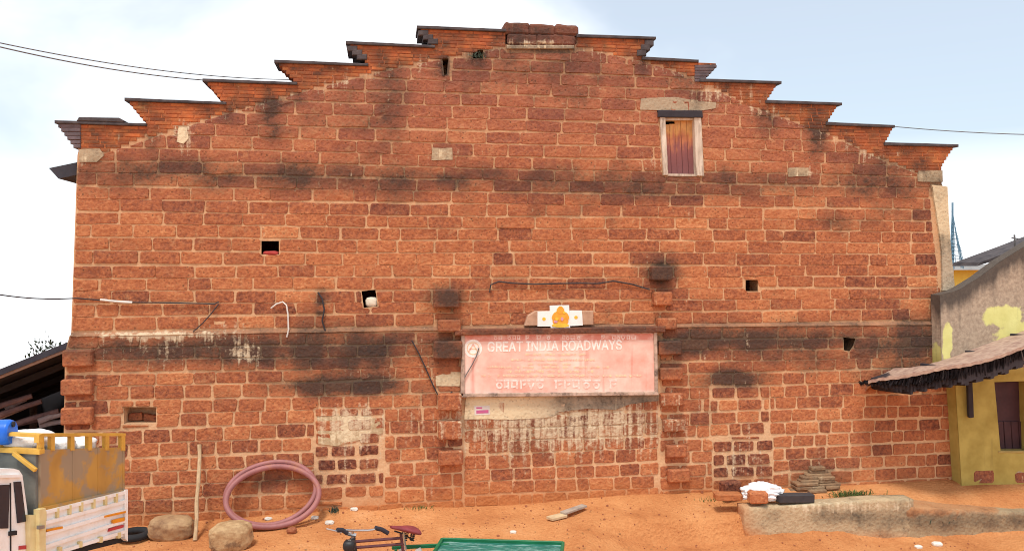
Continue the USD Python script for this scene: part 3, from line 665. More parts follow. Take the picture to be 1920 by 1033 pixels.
obj('eave_bracket', prism(Polygon(UV([(132, 320), (150, 316), (150, 336), (142, 332)])), -0.6, -0.44), 'timber_dark', WH)
# things in the putlog holes
plain('cream_cloth', (0.78, 0.70, 0.55), rough=0.9)
plain('red_cloth', (0.45, 0.06, 0.05), rough=0.9)
obj('cloth_wad', rock((0.16, 0.12, 0.13), onwall(697, 566, -0.06), 3, 0.2), 'cream_cloth', label='cream cloth wad stuffed in the tilted hole left of the upper wall centre', cat='cloth wad', smooth=True)
obj('red_rag', rock((0.2, 0.14, 0.06), onwall(508, 475, -0.06), 5, 0.25), 'red_cloth', label='small red rag in the square hole high on the left wall', cat='rag', smooth=True)

# ------------------------------------------------------------------ painted sign
mat('sign_paint', {'g': ('geometry', {}), 'n': ('noise_texture', {'scale': 2.6, 'detail': 7.0, 'roughness': 0.65}), 'mp': ('mapping', {'scale': (14, 14, 0.8)}), 's': ('noise_texture', {'scale': 1.0, 'detail': 4.0}),
    'r': ('rgb_ramp', {'ramp': [(0.3, (0.74, 0.36, 0.28)), (0.5, (0.82, 0.52, 0.43)), (0.7, (0.88, 0.68, 0.58))]}), 'm': ('mix', {'color2': (0.60, 0.17, 0.13)}), 'mr': ('map_range', {'from_min': 0.60, 'from_max': 0.78, 'to_max': 0.55, 'clamp': True}),
    'p': ('principled_bsdf', {'roughness': 0.75, 'specular_ior_level': 0.2})},
    [('g.position', 'n.vector'), ('g.position', 'mp.vector'), ('mp.vector', 's.vector'), ('n.fac', 'r.fac'), ('s.fac', 'mr.value'), ('mr.result', 'm.fac'), ('r.color', 'm.color1'), ('m.color', 'p.base_color')])
def worn(name, c, under, lo=0.42, hi=0.62, sc=16.0):
    mat(name, {'g': ('geometry', {}), 'n': ('noise_texture', {'scale': sc, 'detail': 5.0, 'roughness': 0.7}), 'mr': ('map_range', {'from_min': lo, 'from_max': hi, 'clamp': True}), 'm': ('mix', {'color1': c, 'color2': under}), 'p': ('principled_bsdf', {'roughness': 0.8, 'specular_ior_level': 0.2})},
        [('g.position', 'n.vector'), ('n.fac', 'mr.value'), ('mr.result', 'm.fac'), ('m.color', 'p.base_color')])
worn('sign_red', (0.68, 0.27, 0.21), (0.80, 0.48, 0.40), 0.45, 0.62, 5.0)
worn('letter_white', (0.90, 0.86, 0.80), (0.82, 0.56, 0.48), 0.47, 0.70)
worn('letter_faint', (0.86, 0.76, 0.70), (0.82, 0.52, 0.44), 0.40, 0.60)
worn('letter_yellow', (0.84, 0.68, 0.42), (0.80, 0.46, 0.37), 0.38, 0.58)
plain('sign_frame', (0.62, 0.44, 0.34), (0.30, 0.22, 0.17), scale=9, dirt=(0.08, 0.06, 0.05), dirt_at=(0.5, 0.64))
s0 = onwall(1048, 740, 0.1)
SG = thing('painted_sign', 'faded pink painted sign reading GREAT INDIA ROADWAYS in a worn frame', 'sign', s0)
SW = 0.10
def spx(x, y): return U(x, y, SW)
def sp_(pts): return Polygon([spx(*p) for p in pts])
obj('board', prism(sp_([(868, 740), (1230, 736), (1228, 624), (868, 627)]), SW - 0.07, SW), 'sign_paint', SG)
obj('top_strip', prism(sp_([(872, 640), (1225, 637), (1225, 625), (872, 628)]), SW - .01, SW + 0.002), 'sign_red', SG)
obj('frame', cat_([prism(sp_([(864, 744), (1234, 740), (1233, 733), (872, 737)]), SW - 0.08, SW + 0.03, bevel=.006), prism(sp_([(864, 737), (871, 737), (871, 624), (865, 624)]), SW - 0.08, SW + 0.03, bevel=.006), prism(sp_([(1227, 733), (1233, 733), (1231, 622), (1225, 622)]), SW - 0.08, SW + 0.03, bevel=.006)]), 'sign_frame', SG)
def letters(text, x0, x1, ybase, ytop, matn, name='lettering', w=SW, bold=True):
    h = spx(x0, ytop)[1] - spx(x0, ybase)[1]
    t = meshkit.text_mesh(text, h, 0.003, bold); v = np.array(t.vertices)
    a, b = spx(x0, ybase), spx(x1, ybase)
    v[:, 0] = a[0] + (v[:, 0] - v[:, 0].min()) * (b[0] - a[0]) / np.ptp(v[:, 0]); v[:, 1] += a[1]; v[:, 2] += w + 0.001
    return obj(name, (PW(v), np.array(t.faces)), matn, SG)
letters('GREAT INDIA ROADWAYS', 914, 1166, 659, 641, 'letter_white')
def glyphs(x0, x1, yb, yt, step, matn, seed, overline=True, fill=0.75):
    r = np.random.default_rng(seed); parts, x = [], x0
    h = yb - yt
    while x < x1:
        gw = step * r.uniform(0.7, 1.2)
        if r.random() < fill:
            k = r.integers(0, 4)
            cx, cy = x + gw / 2, yt + h * 0.58
            L = []
            if k == 0: L = [LineString([(x + gw * .2, yb), (x + gw * .2, yt)]), LineString([(cx, cy), (x + gw * .9, cy - h * .2)])]
            elif k == 1: L = [shapely.Point(cx, cy).buffer(h * .3).exterior]
            elif k == 2: L = [LineString([(x + gw * .15, yt + h * .3), (x + gw * .5, yb), (x + gw * .85, yt + h * .3)])]
            else: L = [LineString([(x + gw * .8, yt), (x + gw * .8, yb)]), LineString([(x + gw * .2, yt + h * .2), (x + gw * .2, yb - h * .2), (x + gw * .7, yb - h * .3)])]
            if overline: L.append(LineString([(x, yt), (x + gw, yt)]))
            parts += [l.buffer(max(0.9, h * 0.10), cap_style=2) for l in L]
        x += gw * 1.12
    g = unary_union(parts)
    out = []
    for p in polys_of(g):
        q = Polygon([spx(*c) for c in p.exterior.coords], [[spx(*c) for c in i.coords] for i in p.interiors]).buffer(0)
        if q.area > 1e-5: out.append(prism(q, SW - 0.002, SW + 0.0045))
    return cat_(out)
obj('faded_lettering', glyphs(908, 1192, 637, 629, 9, 'w', 1), 'letter_faint', SG, kind='stuff')
obj('faded_lettering', glyphs(930, 1152, 729, 713, 15, 'w', 2, fill=0.85), 'letter_faint', SG, kind='stuff')
for k, (a, b, yb, yt) in enumerate(((985, 1100, 666, 662), (958, 1130, 676, 672), (990, 1070, 684, 680), (912, 1140, 690, 686), (950, 1110, 698, 693), (902, 1205, 706, 702))):
    obj('faded_lettering', glyphs(a, b, yb, yt, 5, 'y', 20 + k, overline=False), 'letter_yellow', SG, kind='stuff')
t = np.linspace(0, 2 * np.pi, 24, endpoint=False)
obj('emblem', prism(sp_([(887 + 17 * np.cos(a), 653 - 17 * np.sin(a)) for a in t]), SW - 0.002, SW + 0.003), 'letter_white', SG)
em = [shapely.Point(887, 653).buffer(11).exterior.buffer(1.0), LineString([(879, 659), (887, 645), (895, 659)]).buffer(1.2), LineString([(881, 654), (893, 654)]).buffer(1.1)]
obj('emblem_mark', cat_([prism(Polygon([spx(*c) for c in p.exterior.coords], [[spx(*c) for c in i.coords] for i in p.interiors]), SW, SW + 0.005) for p in em]), 'letter_yellow', SG)
plain('wire_dark', (0.045, 0.04, 0.045)); plain('wire_grey', (0.16, 0.15, 0.15)); plain('wire_white', (0.75, 0.72, 0.66))
obj('hanging_wire', tube([onwall(x, y, SW + 0.02) for x, y in ((898, 652), (893, 668), (885, 684), (873, 704), (866, 722))], 0.008, 6), 'wire_grey', SG)
# stone shelf over the sign belongs to the building
xyz, f = prism(Polygon(UV([(850, 628), (1240, 622), (1240, 611), (850, 617)])), -0.05, 0.17, bevel=0.012)
t_ = fine(xyz, f, 0.1); v = np.array(t_.vertices) + 0.012 * np.asarray(meshkit.fbm(np.array(t_.vertices) * 8)).reshape(-1, 1)
a = weathering_attrs(v, 0.3); a['stain'][:, 0] = 0.62; a['stain'][:, 1] = 0
obj('stone_shelf', (v, np.array(t_.faces)), 'laterite', WH, attrs=a)
# tiles with an orange seated figure
plain('tile_white', (0.86, 0.86, 0.84), (0.78, 0.77, 0.74), rough=0.25, bump=0.02)
plain('tile_backing', (0.52, 0.32, 0.21), (0.38, 0.22, 0.14), scale=10)
plain('figure_orange', (0.80, 0.30, 0.03), (0.72, 0.40, 0.05), scale=16, rough=0.4, bump=0.02)
plain('figure_yellow', (0.86, 0.56, 0.06), rough=0.4, bump=0.02); plain('figure_pink', (0.70, 0.35, 0.42), rough=0.4, bump=0.02)
SH = thing('shrine_tiles', 'white cross shaped tile panel with an orange seated figure above the sign', 'tile panel', onwall(1050, 612, 0.06))
def wp(pts, w0, w1, **k): return prism(Polygon(UV(pts, w1)), w0, w1, **k)
obj('backing_block', wp([(984, 611), (1113, 609), (1113, 583), (1004, 583), (990, 592)], -0.02, 0.10, bevel=0.01), 'tile_backing', SH)
obj('tile', wp([(1008, 612), (1034, 612), (1034, 583), (1008, 584)], 0.09, 0.115), 'tile_white', SH)
obj('tile', wp([(1068, 611), (1093, 610), (1091, 582), (1068, 582)], 0.09, 0.115), 'tile_white', SH)
obj('tile', wp([(1033, 616), (1069, 615), (1067, 572), (1031, 573)], 0.09, 0.125), 'tile_white', SH)
def disc(cx, cy, rx, ry, w0, w1, ang=0): return wp([(cx + rx * np.cos(a) * np.cos(ang) - ry * np.sin(a) * np.sin(ang), cy + rx * np.cos(a) * np.sin(ang) + ry * np.sin(a) * np.cos(ang)) for a in -t], w0, w1)
obj('figure', cat_([disc(1051, 602, 15, 9.5, .12, .131), disc(1051, 591, 11, 10, .12, .134), disc(1051, 582, 7, 6.5, .12, .137), disc(1040, 592, 4, 8, .12, .133, .5), disc(1062, 592, 4, 8, .12, .133, -.5), wp([(1046, 577), (1056, 577), (1053, 574), (1049, 574)], .12, .132)]), 'figure_orange', SH)
obj('figure_base', cat_([disc(1051, 610, 16, 4, .12, .135), disc(1044, 598, 3.4, 3, .12, .139), disc(1058, 586, 2.2, 2.2, .12, .139)]), 'figure_yellow', SH)
obj('figure_sash', cat_([disc(1042, 603, 3.5, 2.4, .12, .138), disc(1054, 598, 2.5, 3.5, .12, .138)]), 'figure_pink', SH)
for cx, cy in ((1020, 598), (1080, 595)): obj('tile_mark', disc(cx, cy, 3.4, 3.2, .11, .118), 'figure_yellow', SH)
# small sticker
plain('paper_white', (0.80, 0.74, 0.68), rough=0.7, bump=0.02); plain('print_pink', (0.62, 0.12, 0.22), (0.45, 0.12, 0.30), scale=30, rough=0.7)
ST = thing('paper_sticker', 'small paper sticker with a crimson print on cream plaster under the sign', 'sticker', onwall(904, 778, 0.06))
obj('sheet', wp([(890, 778), (919, 777), (918, 760), (889, 761)], 0.04, 0.056), 'paper_white', ST)
obj('print', cat_([wp([(893, 775), (916, 774), (916, 768), (893, 769)], 0.05, 0.0585), wp([(893, 766), (904, 766), (904, 763), (893, 763)], 0.05, 0.0585)]), 'print_pink', ST)

# ------------------------------------------------------------------ wires
def wire(name, pts, r, m, label, cat='wire', group=None):
    obj(name, tube(pts, r, 6), m, label=label, cat=cat, group=group, smooth=True)
wire('overhead_wire', sag(at(-60, 68, 9.0), at(560, 150, 12.6), 0.12), 0.007, 'wire_grey', 'upper of the two thin overhead wires running to the left parapet')
wire('overhead_wire', sag(at(-60, 74, 9.0), at(560, 154, 12.5), 0.16), 0.008, 'wire_grey', 'lower of the two thin overhead wires running to the left parapet')
wire('overhead_wire', sag(at(-60, 541, 9.3), onwall(142, 559, 0.03), 0.05), 0.009, 'wire_dark', 'dark wire reaching the left edge of the wall at mid height')
wire('overhead_wire', sag(at(1660, 236, 13.0), at(1990, 254, 11.5), 0.03), 0.007, 'wire_grey', 'thin wire leaving the right parapet towards the pale blue sky')
wire('wall_cable', [onwall(x, y, 0.035) for x, y in ((142, 559), (190, 563), (248, 567), (330, 568), (402, 570), (410, 566))], 0.009, 'wire_dark', 'dark cable running along the left of the wall to a small knob', 'cable')
wire('cable_sleeve', [onwall(x, y, 0.05) for x, y in ((188, 562), (215, 565), (248, 567))], 0.017, 'wire_white', 'white sleeve around the cable near the left wall edge', 'cable sleeve')
wire('wall_cable', [onwall(x, y, 0.035) for x, y in ((918, 548), (920, 534), (935, 528), (960, 531), (1000, 533), (1040, 532), (1090, 531), (1120, 532), (1150, 527), (1185, 533), (1218, 543))], 0.010, 'wire_dark', 'dark cable sagging above the tile panel towards the right toothing stones', 'cable')
wire('wall_cable', [onwall(x, y, 0.07) for x, y in ((772, 638), (785, 662), (798, 690), (812, 722), (824, 746), (840, 742), (848, 734))], 0.010, 'wire_dark', 'dark cable slanting down the wall left of the sign', 'cable')
wire('conduit_hook', [onwall(x, y, 0.05) for x, y in ((508, 578), (518, 570), (530, 566), (537, 572), (540, 590), (541, 618), (538, 632))], 0.011, 'wire_white', 'thin white hooked conduit on the upper left wall', 'conduit')
wire('wall_cable', [onwall(x, y, 0.035) for x, y in ((596, 548), (604, 560), (608, 580), (604, 602), (610, 620))], 0.012, 'wire_dark', 'short dark cable hanging on the wall left of the tilted hole', 'cable')
wire('wall_cable', [onwall(x, y, 0.04) for x, y in ((410, 570), (396, 588), (380, 606), (362, 622))], 0.008, 'wire_dark', 'thin cable slanting down from the knob on the left wall', 'cable')

# ------------------------------------------------------------------ open shed on the left
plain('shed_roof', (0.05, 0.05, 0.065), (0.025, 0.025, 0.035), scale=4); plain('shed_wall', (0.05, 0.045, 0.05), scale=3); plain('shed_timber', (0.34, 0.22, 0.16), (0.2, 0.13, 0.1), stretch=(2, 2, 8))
sh0 = at(60, 900, 11.2); SD = thing('open_shed', 'dark open shed with a sloping tin roof left of the warehouse', 'shed', (sh0[0], sh0[1], gz_at(sh0[0], sh0[1])))
A, B = at(140, 636, 11.0), at(-260, 795, 10.6)
back = np.array([-0.9, 5.5, -0.47])
def slab(a, b, dv, th, out=0.0):
    dn = np.array([0, 0, -th])
    return hexa([b + dn, a + dn, a + dv + dn, b + dv + dn, b, a, a + dv, b + dv])
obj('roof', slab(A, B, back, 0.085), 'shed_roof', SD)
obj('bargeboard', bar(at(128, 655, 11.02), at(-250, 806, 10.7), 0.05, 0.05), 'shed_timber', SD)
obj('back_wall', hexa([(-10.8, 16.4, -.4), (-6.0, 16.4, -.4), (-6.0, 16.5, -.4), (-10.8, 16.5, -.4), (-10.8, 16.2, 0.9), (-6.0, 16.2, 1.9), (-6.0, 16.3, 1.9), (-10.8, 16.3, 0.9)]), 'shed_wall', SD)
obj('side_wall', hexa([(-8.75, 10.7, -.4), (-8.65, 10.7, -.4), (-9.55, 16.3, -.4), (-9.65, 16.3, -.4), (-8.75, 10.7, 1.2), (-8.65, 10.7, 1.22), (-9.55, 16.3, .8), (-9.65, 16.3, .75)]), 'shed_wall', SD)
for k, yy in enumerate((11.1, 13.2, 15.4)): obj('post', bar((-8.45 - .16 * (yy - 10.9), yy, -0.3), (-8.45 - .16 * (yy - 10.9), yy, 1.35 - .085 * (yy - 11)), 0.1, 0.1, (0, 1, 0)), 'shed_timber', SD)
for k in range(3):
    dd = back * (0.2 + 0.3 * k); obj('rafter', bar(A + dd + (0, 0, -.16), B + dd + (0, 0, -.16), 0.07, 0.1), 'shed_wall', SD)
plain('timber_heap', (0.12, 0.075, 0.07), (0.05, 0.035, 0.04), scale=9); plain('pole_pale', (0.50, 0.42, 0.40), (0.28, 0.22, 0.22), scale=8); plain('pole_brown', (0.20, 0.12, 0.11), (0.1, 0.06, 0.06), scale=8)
hp = at(40, 860, 11.6)
TS = thing('timber_stack', 'dark stack of timber beams low in the shed behind the truck', 'timber stack', (hp[0], hp[1], gz_at(hp[0], hp[1])))
r_ = np.random.default_rng(5)
for k in range(14):
    y0 = 11.3 + (k % 4) * 0.3; z0 = 0.1 + 0.24 * (k // 4)
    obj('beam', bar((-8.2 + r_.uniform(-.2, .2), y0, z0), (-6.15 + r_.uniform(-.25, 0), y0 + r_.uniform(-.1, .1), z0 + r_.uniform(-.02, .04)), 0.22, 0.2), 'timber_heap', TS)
POLES = ['uppermost long brown pole on the timber in the shed', 'second long brown pole below the uppermost one in the shed', 'long pale pole lying among the brown poles in the shed', 'brown pole ending nearest the warehouse quoins in the shed', 'upper of the two short pale poles beside the warehouse quoins', 'lower of the two short pale poles beside the warehouse quoins', 'lowest brown pole just above the blue drum', 'short pale pole leaning highest in the dark shed']
for k, (x0, y0, x1, y1, mt) in enumerate(((-30, 772, 60, 742, 'b'), (-20, 785, 78, 752, 'b'), (-40, 800, 52, 760, 'p'), (20, 798, 110, 770, 'b'), (72, 790, 118, 776, 'p'), (74, 798, 118, 790, 'p'), (-10, 806, 76, 786, 'b'), (10, 766, 48, 748, 'p'))):
    a, b = at(x0, y0, 11.3 + .06 * k), at(x1, y1, 11.55 + .05 * k)
    lab = POLES[k]
    m = tube([a, a * .6 + b * .4 + (0, 0, .01), b], 0.045, 8, r_end=0.036)
    obj('loose_pole', m, 'pole_pale' if mt == 'p' else 'pole_brown', label=lab, cat='pole', group='loose poles in the shed', smooth=40)
# twigs above the shed roof
plain('leaf_dark', (0.05, 0.075, 0.05), (0.03, 0.045, 0.03), scale=12)
plain('leaf_green', (0.075, 0.13, 0.03), (0.12, 0.12, 0.035), scale=14)
def leaves(center, spread, n, size, seed, up=0.6):
    r = np.random.default_rng(seed); out = []
    for _ in range(n):
        p = np.asarray(center) + r.normal(0, 1, 3) * np.asarray(spread)
        d = r.normal(0, 1, 3); d[2] = abs(d[2]) + up; d /= np.linalg.norm(d); s = np.cross(d, r.normal(0, 1, 3)); s /= np.linalg.norm(s)
        L, wd = size * r.uniform(.6, 1.3), size * .22
        v = np.array([p, p + d * L * .5 + s * wd, p + d * L, p + d * L * .5 - s * wd, p + d * L * .5 + np.cross(d, s) * wd * .4])
        out.append((v, np.array([(0, 1, 4), (1, 2, 4), (2, 3, 4), (3, 0, 4)])))
    return cat_(out)
SHR = thing('far_shrub', 'sparse dark shrub top showing above the shed roof', 'shrub', (*at(85, 700, 16.0)[:2], 0))
sb = at(86, 700, 17.2); sb0 = np.array([sb[0], sb[1], 0.0])
for k, (x, y) in enumerate(((62, 652), (80, 645), (98, 638), (104, 646))):
    tp = at(x, y, 17.2)
    obj('stem', tube([sb0 + (.1 * k - .15, 0, 0), (sb0 + tp) / 2 + (.03 * k, 0, 0), tp], 0.02, 5, r_end=0.006), 'timber_heap', SHR)
    obj('foliage', leaves(tp + (0, 0, -.12), (0.09, 0.1, 0.13), 26, 0.11, 40 + k), 'leaf_dark', SHR)

# ------------------------------------------------------------------ small truck on the left
mat('truck_white', {'g': ('geometry', {}), 'n': ('noise_texture', {'scale': 5.0, 'detail': 6.0, 'roughness': 0.65}), 'r': ('rgb_ramp', {'ramp': [(0.3, (0.74, 0.72, 0.66)), (0.55, (0.86, 0.86, 0.84))]}), 'n2': ('noise_texture', {'scale': 26.0, 'detail': 5.0}), 'mr': ('map_range', {'from_min': 0.62, 'from_max': 0.78, 'to_max': 0.16, 'clamp': True}), 'm': ('mix', {'color2': (0.42, 0.31, 0.2)}), 'p': ('principled_bsdf', {'roughness': 0.38, 'coat_weight': 0.2})},
    [('g.position', 'n.vector'), ('n.fac', 'r.fac'), ('g.position', 'n2.vector'), ('n2.fac', 'mr.value'), ('mr.result', 'm.fac'), ('r.color', 'm.color1'), ('m.color', 'p.base_color')])
mat('truck_ochre', {'g': ('geometry', {}), 'n': ('noise_texture', {'scale': 4.0, 'detail': 5.0, 'roughness': 0.6}), 'mp': ('mapping', {'scale': (4, 4, 2.2)}), 's': ('noise_texture', {'scale': 1.0, 'detail': 5.0}), 'r': ('rgb_ramp', {'ramp': [(0.3, (0.38, 0.20, 0.045)), (0.65, (0.52, 0.29, 0.06))]}), 'mr': ('map_range', {'from_min': 0.48, 'from_max': 0.58, 'to_max': 0.75, 'clamp': True}), 'm': ('mix', {'color2': (0.26, 0.225, 0.18)}), 'p': ('principled_bsdf', {'roughness': 0.6})},
    [('g.position', 'n.vector'), ('g.position', 'mp.vector'), ('mp.vector', 's.vector'), ('s.fac', 'r.fac'), ('n.fac', 'mr.value'), ('mr.result', 'm.fac'), ('r.color', 'm.color1'), ('m.color', 'p.base_color')])
plain('truck_yellow', (0.72, 0.42, 0.07), (0.50, 0.28, 0.05), scale=6, rough=0.55); plain('truck_cream', (0.76, 0.66, 0.36), (0.6, 0.48, 0.22), scale=5, rough=0.5)
plain('board_grey', (0.17, 0.17, 0.15), (0.09, 0.095, 0.09), scale=4); plain('rubber', (0.02, 0.02, 0.022), rough=0.85); plain('steel', (0.35, 0.34, 0.33), rough=0.4, metal=0.8); plain('under_dark', (0.025, 0.024, 0.026))
mat('cab_glass', {'p': ('principled_bsdf', {'base_color': (0.012, 0.016, 0.024), 'roughness': 0.08, 'specular_ior_level': 0.5})}, [])
plain('reflector_orange', (0.80, 0.30, 0.02), rough=0.35, bump=0.02); plain('sticker_red', (0.55, 0.06, 0.07), rough=0.5); plain('blue_plastic', (0.012, 0.10, 0.52), (0.02, 0.16, 0.6), scale=8, rough=0.35, bump=0.05); plain('sack_white', (0.80, 0.78, 0.75), (0.66, 0.63, 0.6), scale=14, bump=0.4, bscale=90)
d1, d2 = 7.0, 8.2
Q1, Q2 = np.array([(60 - 960) / F * d1, d1]), np.array([(238 - 960) / F * d2, d2])
tdir = (Q2 - Q1) / np.linalg.norm(Q2 - Q1); tin = np.array([-tdir[1], tdir[0]])     # along the truck towards its tail; across it, away from us
def TS_(px, py, inset=0.0):
    """photo pixel -> point on the truck's visible side, moved inwards by inset."""
    k = (px - 960) / F; q = Q1 + tin * inset
    Yd = (q[0] - q[1] * tdir[0] / tdir[1]) / (k - tdir[0] / tdir[1])
    return np.array([k * Yd, Yd, H - (py - CY) / F * Yd])
IN3 = np.array([tin[0], tin[1], 0.0])
def side_panel(pts, th, inset=0.0):
    a = np.array([TS_(x, y, inset) for x, y in pts]); n = len(a)
    v = np.vstack([a, a + IN3 * th]); f = []
    tri = trimesh.creation.triangulate_polygon if False else None
    c = m3.CrossSection([[(x, -y) for x, y in pts]], m3.FillRule.NonZero)
    m = m3.Manifold.extrude(c, 1.0); vv, ff = man(m)
    out = np.array([TS_(x, -y, inset) for x, y, _ in vv]); out += IN3 * ((1 - vv[:, 2:3]) * th)
    t_ = trimesh.Trimesh(out, ff, process=False)
    return out, (ff if t_.volume > 0 else ff[:, ::-1])
tb = TS_(150, 1120); TR = thing('pickup_truck', 'white pickup truck with ochre high sided cargo bed parked by the wall', 'truck', (tb[0], tb[1], gz_at(tb[0], tb[1])))
WID = 1.45
BS = obj('bed_side', side_panel([(84, 1040), (239, 1003), (237, 919), (84, 957)], 0.03, 0.012), 'truck_white', TR)
yl = lambda x, y0, y1: y0 + (y1 - y0) * (x - 84) / 153
for (a, b) in ((957, 919), (977, 936), (998, 953), (1022, 972), (1040, 992)):        # pressed ribs
    obj('rib', side_panel([(84, a + 7), (238, b + 6), (238, b), (84, a)], 0.03, -0.012), 'truck_white', BS)
for x in (84, 108, 131, 153, 176, 198, 218):
    obj('stiffener', side_panel([(x, yl(x, 976, 937)), (x + 3.5, yl(x + 3.5, 976, 937)), (x + 3.5, yl(x, 958, 920)), (x, yl(x, 958, 920))], 0.03, -0.016), 'truck_cream', BS)
for (a, b, c, d_) in ((88, 992, 118, 986), (196, 966, 236, 957), (212, 974, 234, 969)):
    h_ = 4 if b != 974 else 7
    obj('reflector', side_panel([(a, b + h_), (c, d_ + h_), (c, d_), (a, b)], 0.02, -0.016), 'reflector_orange', BS)
obj('red_mark', side_panel([(204, 996), (232, 988), (232, 983), (206, 990)], 0.02, -0.006), 'sticker_red', BS)
for (x, y) in ((112, 1024), (150, 1014), (188, 1005), (222, 997)): obj('hinge', side_panel([(x, y + 12), (x + 5, y + 11), (x + 5, y), (x, y + 1)], 0.03, -0.02), 'truck_cream', BS)
obj('corner_post', side_panel([(74, 1060), (86, 1060), (86, 952), (74, 955)], 0.06, -0.02), 'truck_cream', TR)
obj('front_post', side_panel([(58, 1060), (71, 1060), (71, 965), (56, 965)], 0.06, 0.02), 'truck_cream', TR)
obj('latch', side_panel([(74, 992), (84, 990), (84, 984), (74, 985)], 0.03, -0.045), 'steel', TR)
obj('tail_post', side_panel([(235, 1010), (240, 1014), (240, 917), (235, 918)], 0.05, -0.015), 'truck_white', TR)
HP = obj('high_side', side_panel([(78, 951), (234, 917), (234, 838), (76, 843)], 0.025, 0.03), 'truck_ochre', TR)
for x in (76, 136, 184, 230): obj('upright', side_panel([(x, yl(x, 951, 917)), (x + 2.5, yl(x + 2.5, 951, 917)), (x + 2.5, 838), (x, 838)], 0.03, 0.026), 'truck_ochre', HP)
obj('lower_lip', side_panel([(80, 957), (236, 922), (236, 917), (80, 951)], 0.05, 0.0), 'truck_ochre', HP)
GR = obj('top_rail', side_panel([(74, 818), (236, 817), (236, 812), (74, 812)], 0.045, 0.02), 'truck_yellow', TR)
for x in (76, 96, 133, 166, 198, 228): obj('rail_post', side_panel([(x, 844), (x + 7, 844), (x + 7, 816), (x, 816)], 0.04, 0.022), 'truck_yellow', GR)
def across(px, py0, py1, s0, s1, th):     # board running across the truck at side pixel column px
    a, b = TS_(px, py1), TS_(px, py0); e = np.array([tdir[0], tdir[1], 0]) * th
    c = [a + IN3 * s0, a + IN3 * s1, a + IN3 * s1 + e, a + IN3 * s0 + e, b + IN3 * s0, b + IN3 * s1, b + IN3 * s1 + e, b + IN3 * s0 + e]
    v, f = hexa(c); t_ = trimesh.Trimesh(v, f, process=False); return v, (f if t_.volume > 0 else f[:, ::-1])
HB = obj('headboard', across(76, 850, 1010, 0.05, WID, 0.03), 'board_grey', TR)
obj('header_beam', across(74, 843, 852, 0.0, WID, 0.06), 'truck_yellow', HB); obj('header_plate', across(73, 827, 845, 0.42, WID, 0.06), 'truck_yellow', HB)
obj('header_beam', across(74, 814, 820, 0.0, WID, 0.05), 'truck_yellow', HB)
for (s0, s1) in ((0.0, 0.05), (0.5, 0.55), (1.1, 1.15)): obj('header_post', across(73, 816, 830, s0, s1, 0.05), 'truck_yellow', HB)
p0, p1 = TS_(76, 880) + IN3 * 0.02, TS_(74, 850) + IN3 * 0.24
off = -np.array([tdir[0], tdir[1], 0]) * 0.03
obj('brace', bar(p0 + off, p1 + off, 0.03, 0.035), 'truck_yellow', HB)
obj('far_side', cat_([tuple(side_panel([(84, 1040), (239, 1003), (235, 838), (76, 843)], 0.03, 0.0))]) if False else (lambda m: (m[0] + IN3 * WID, m[1]))(side_panel([(84, 1040), (239, 1003), (234, 838), (76, 843)], 0.03, 0.0)), 'truck_ochre', TR)
obj('tailgate', across(236, 919, 1006, 0.04, WID, 0.03), 'truck_white', TR)
fl = [TS_(84, 1034), TS_(238, 998)]
v, f = hexa([fl[0] + (0, 0, -.1), fl[1] + (0, 0, -.1), fl[1] + IN3 * WID + (0, 0, -.1), fl[0] + IN3 * WID + (0, 0, -.1), fl[0], fl[1], fl[1] + IN3 * WID, fl[0] + IN3 * WID])
v += IN3 * 0.05
if trimesh.Trimesh(v, f, process=False).volume < 0: f = f[:, ::-1]
obj('bed_floor', (v, f), 'under_dark', TR)
# cab
cab_out = [(54, 1130), (54, 1000), (51, 955), (42, 890), (36, 881), (26, 878), (-70, 880), (-130, 960), (-165, 985), (-190, 1030), (-190, 1140)]
cm = side_panel(cab_out, WID - 0.1, 0.07)
CB = obj('cab', cm, 'truck_white', TR, smooth=30)
obj('door_window', side_panel([(-55, 992), (16, 990), (18, 908), (-40, 910)], 0.03, 0.058), 'cab_glass', CB)
obj('quarter_window', side_panel([(34, 980), (49, 977), (40, 902), (27, 903)], 0.03, 0.058), 'cab_glass', CB)
obj('roof_gutter', side_panel([(-66, 898), (42, 894), (41, 889), (-66, 892)], 0.03, 0.045), 'truck_white', CB)
obj('door_handle', side_panel([(19, 1004), (32, 1002), (32, 994), (19, 996)], 0.03, 0.05), 'under_dark', CB)
obj('sticker', side_panel([(36, 1030), (53, 1028), (53, 1021), (36, 1023)], 0.02, 0.062), 'sticker_red', CB)
obj('door_seam', side_panel([(20, 1120), (22, 1120), (21, 905), (19, 905)], 0.02, 0.064), 'under_dark', CB)
def wheel(c, axis, R, wd, parent, nm='wheel'):
    axis = np.asarray(axis, float); axis /= np.linalg.norm(axis)
    prof = [(R * .60, -wd / 2), (R * .92, -wd / 2), (R, -wd * .32), (R, wd * .32), (R * .92, wd / 2), (R * .60, wd / 2), (R * .60, -wd / 2)]
    t_ = trimesh.creation.revolve(np.array(prof), sections=28)
    M = trimesh.geometry.align_vectors([0, 0, 1], axis)[:3, :3]
    w_ = obj(nm, (np.array(t_.vertices) @ M.T + c, np.array(t_.faces)), 'rubber', parent, smooth=35)
    hub = trimesh.creation.revolve(np.array([(0, -wd * .3), (R * .3, -wd * .34), (R * .59, -wd * .2), (R * .59, wd * .2), (R * .3, wd * .34), (0, wd * .3)]), sections=24)
    obj('rim', (np.array(hub.vertices) @ M.T + c, np.array(hub.faces)), 'steel', w_, smooth=35)
for px, s in ((-85, .12), (205, .1), (205, WID - .25), (-85, WID - .25)):
    c = TS_(px, 1030) + IN3 * s; c[2] = gz_at(c[0], c[1]) + 0.29; 
    wheel(c, IN3, 0.29, 0.17, TR)
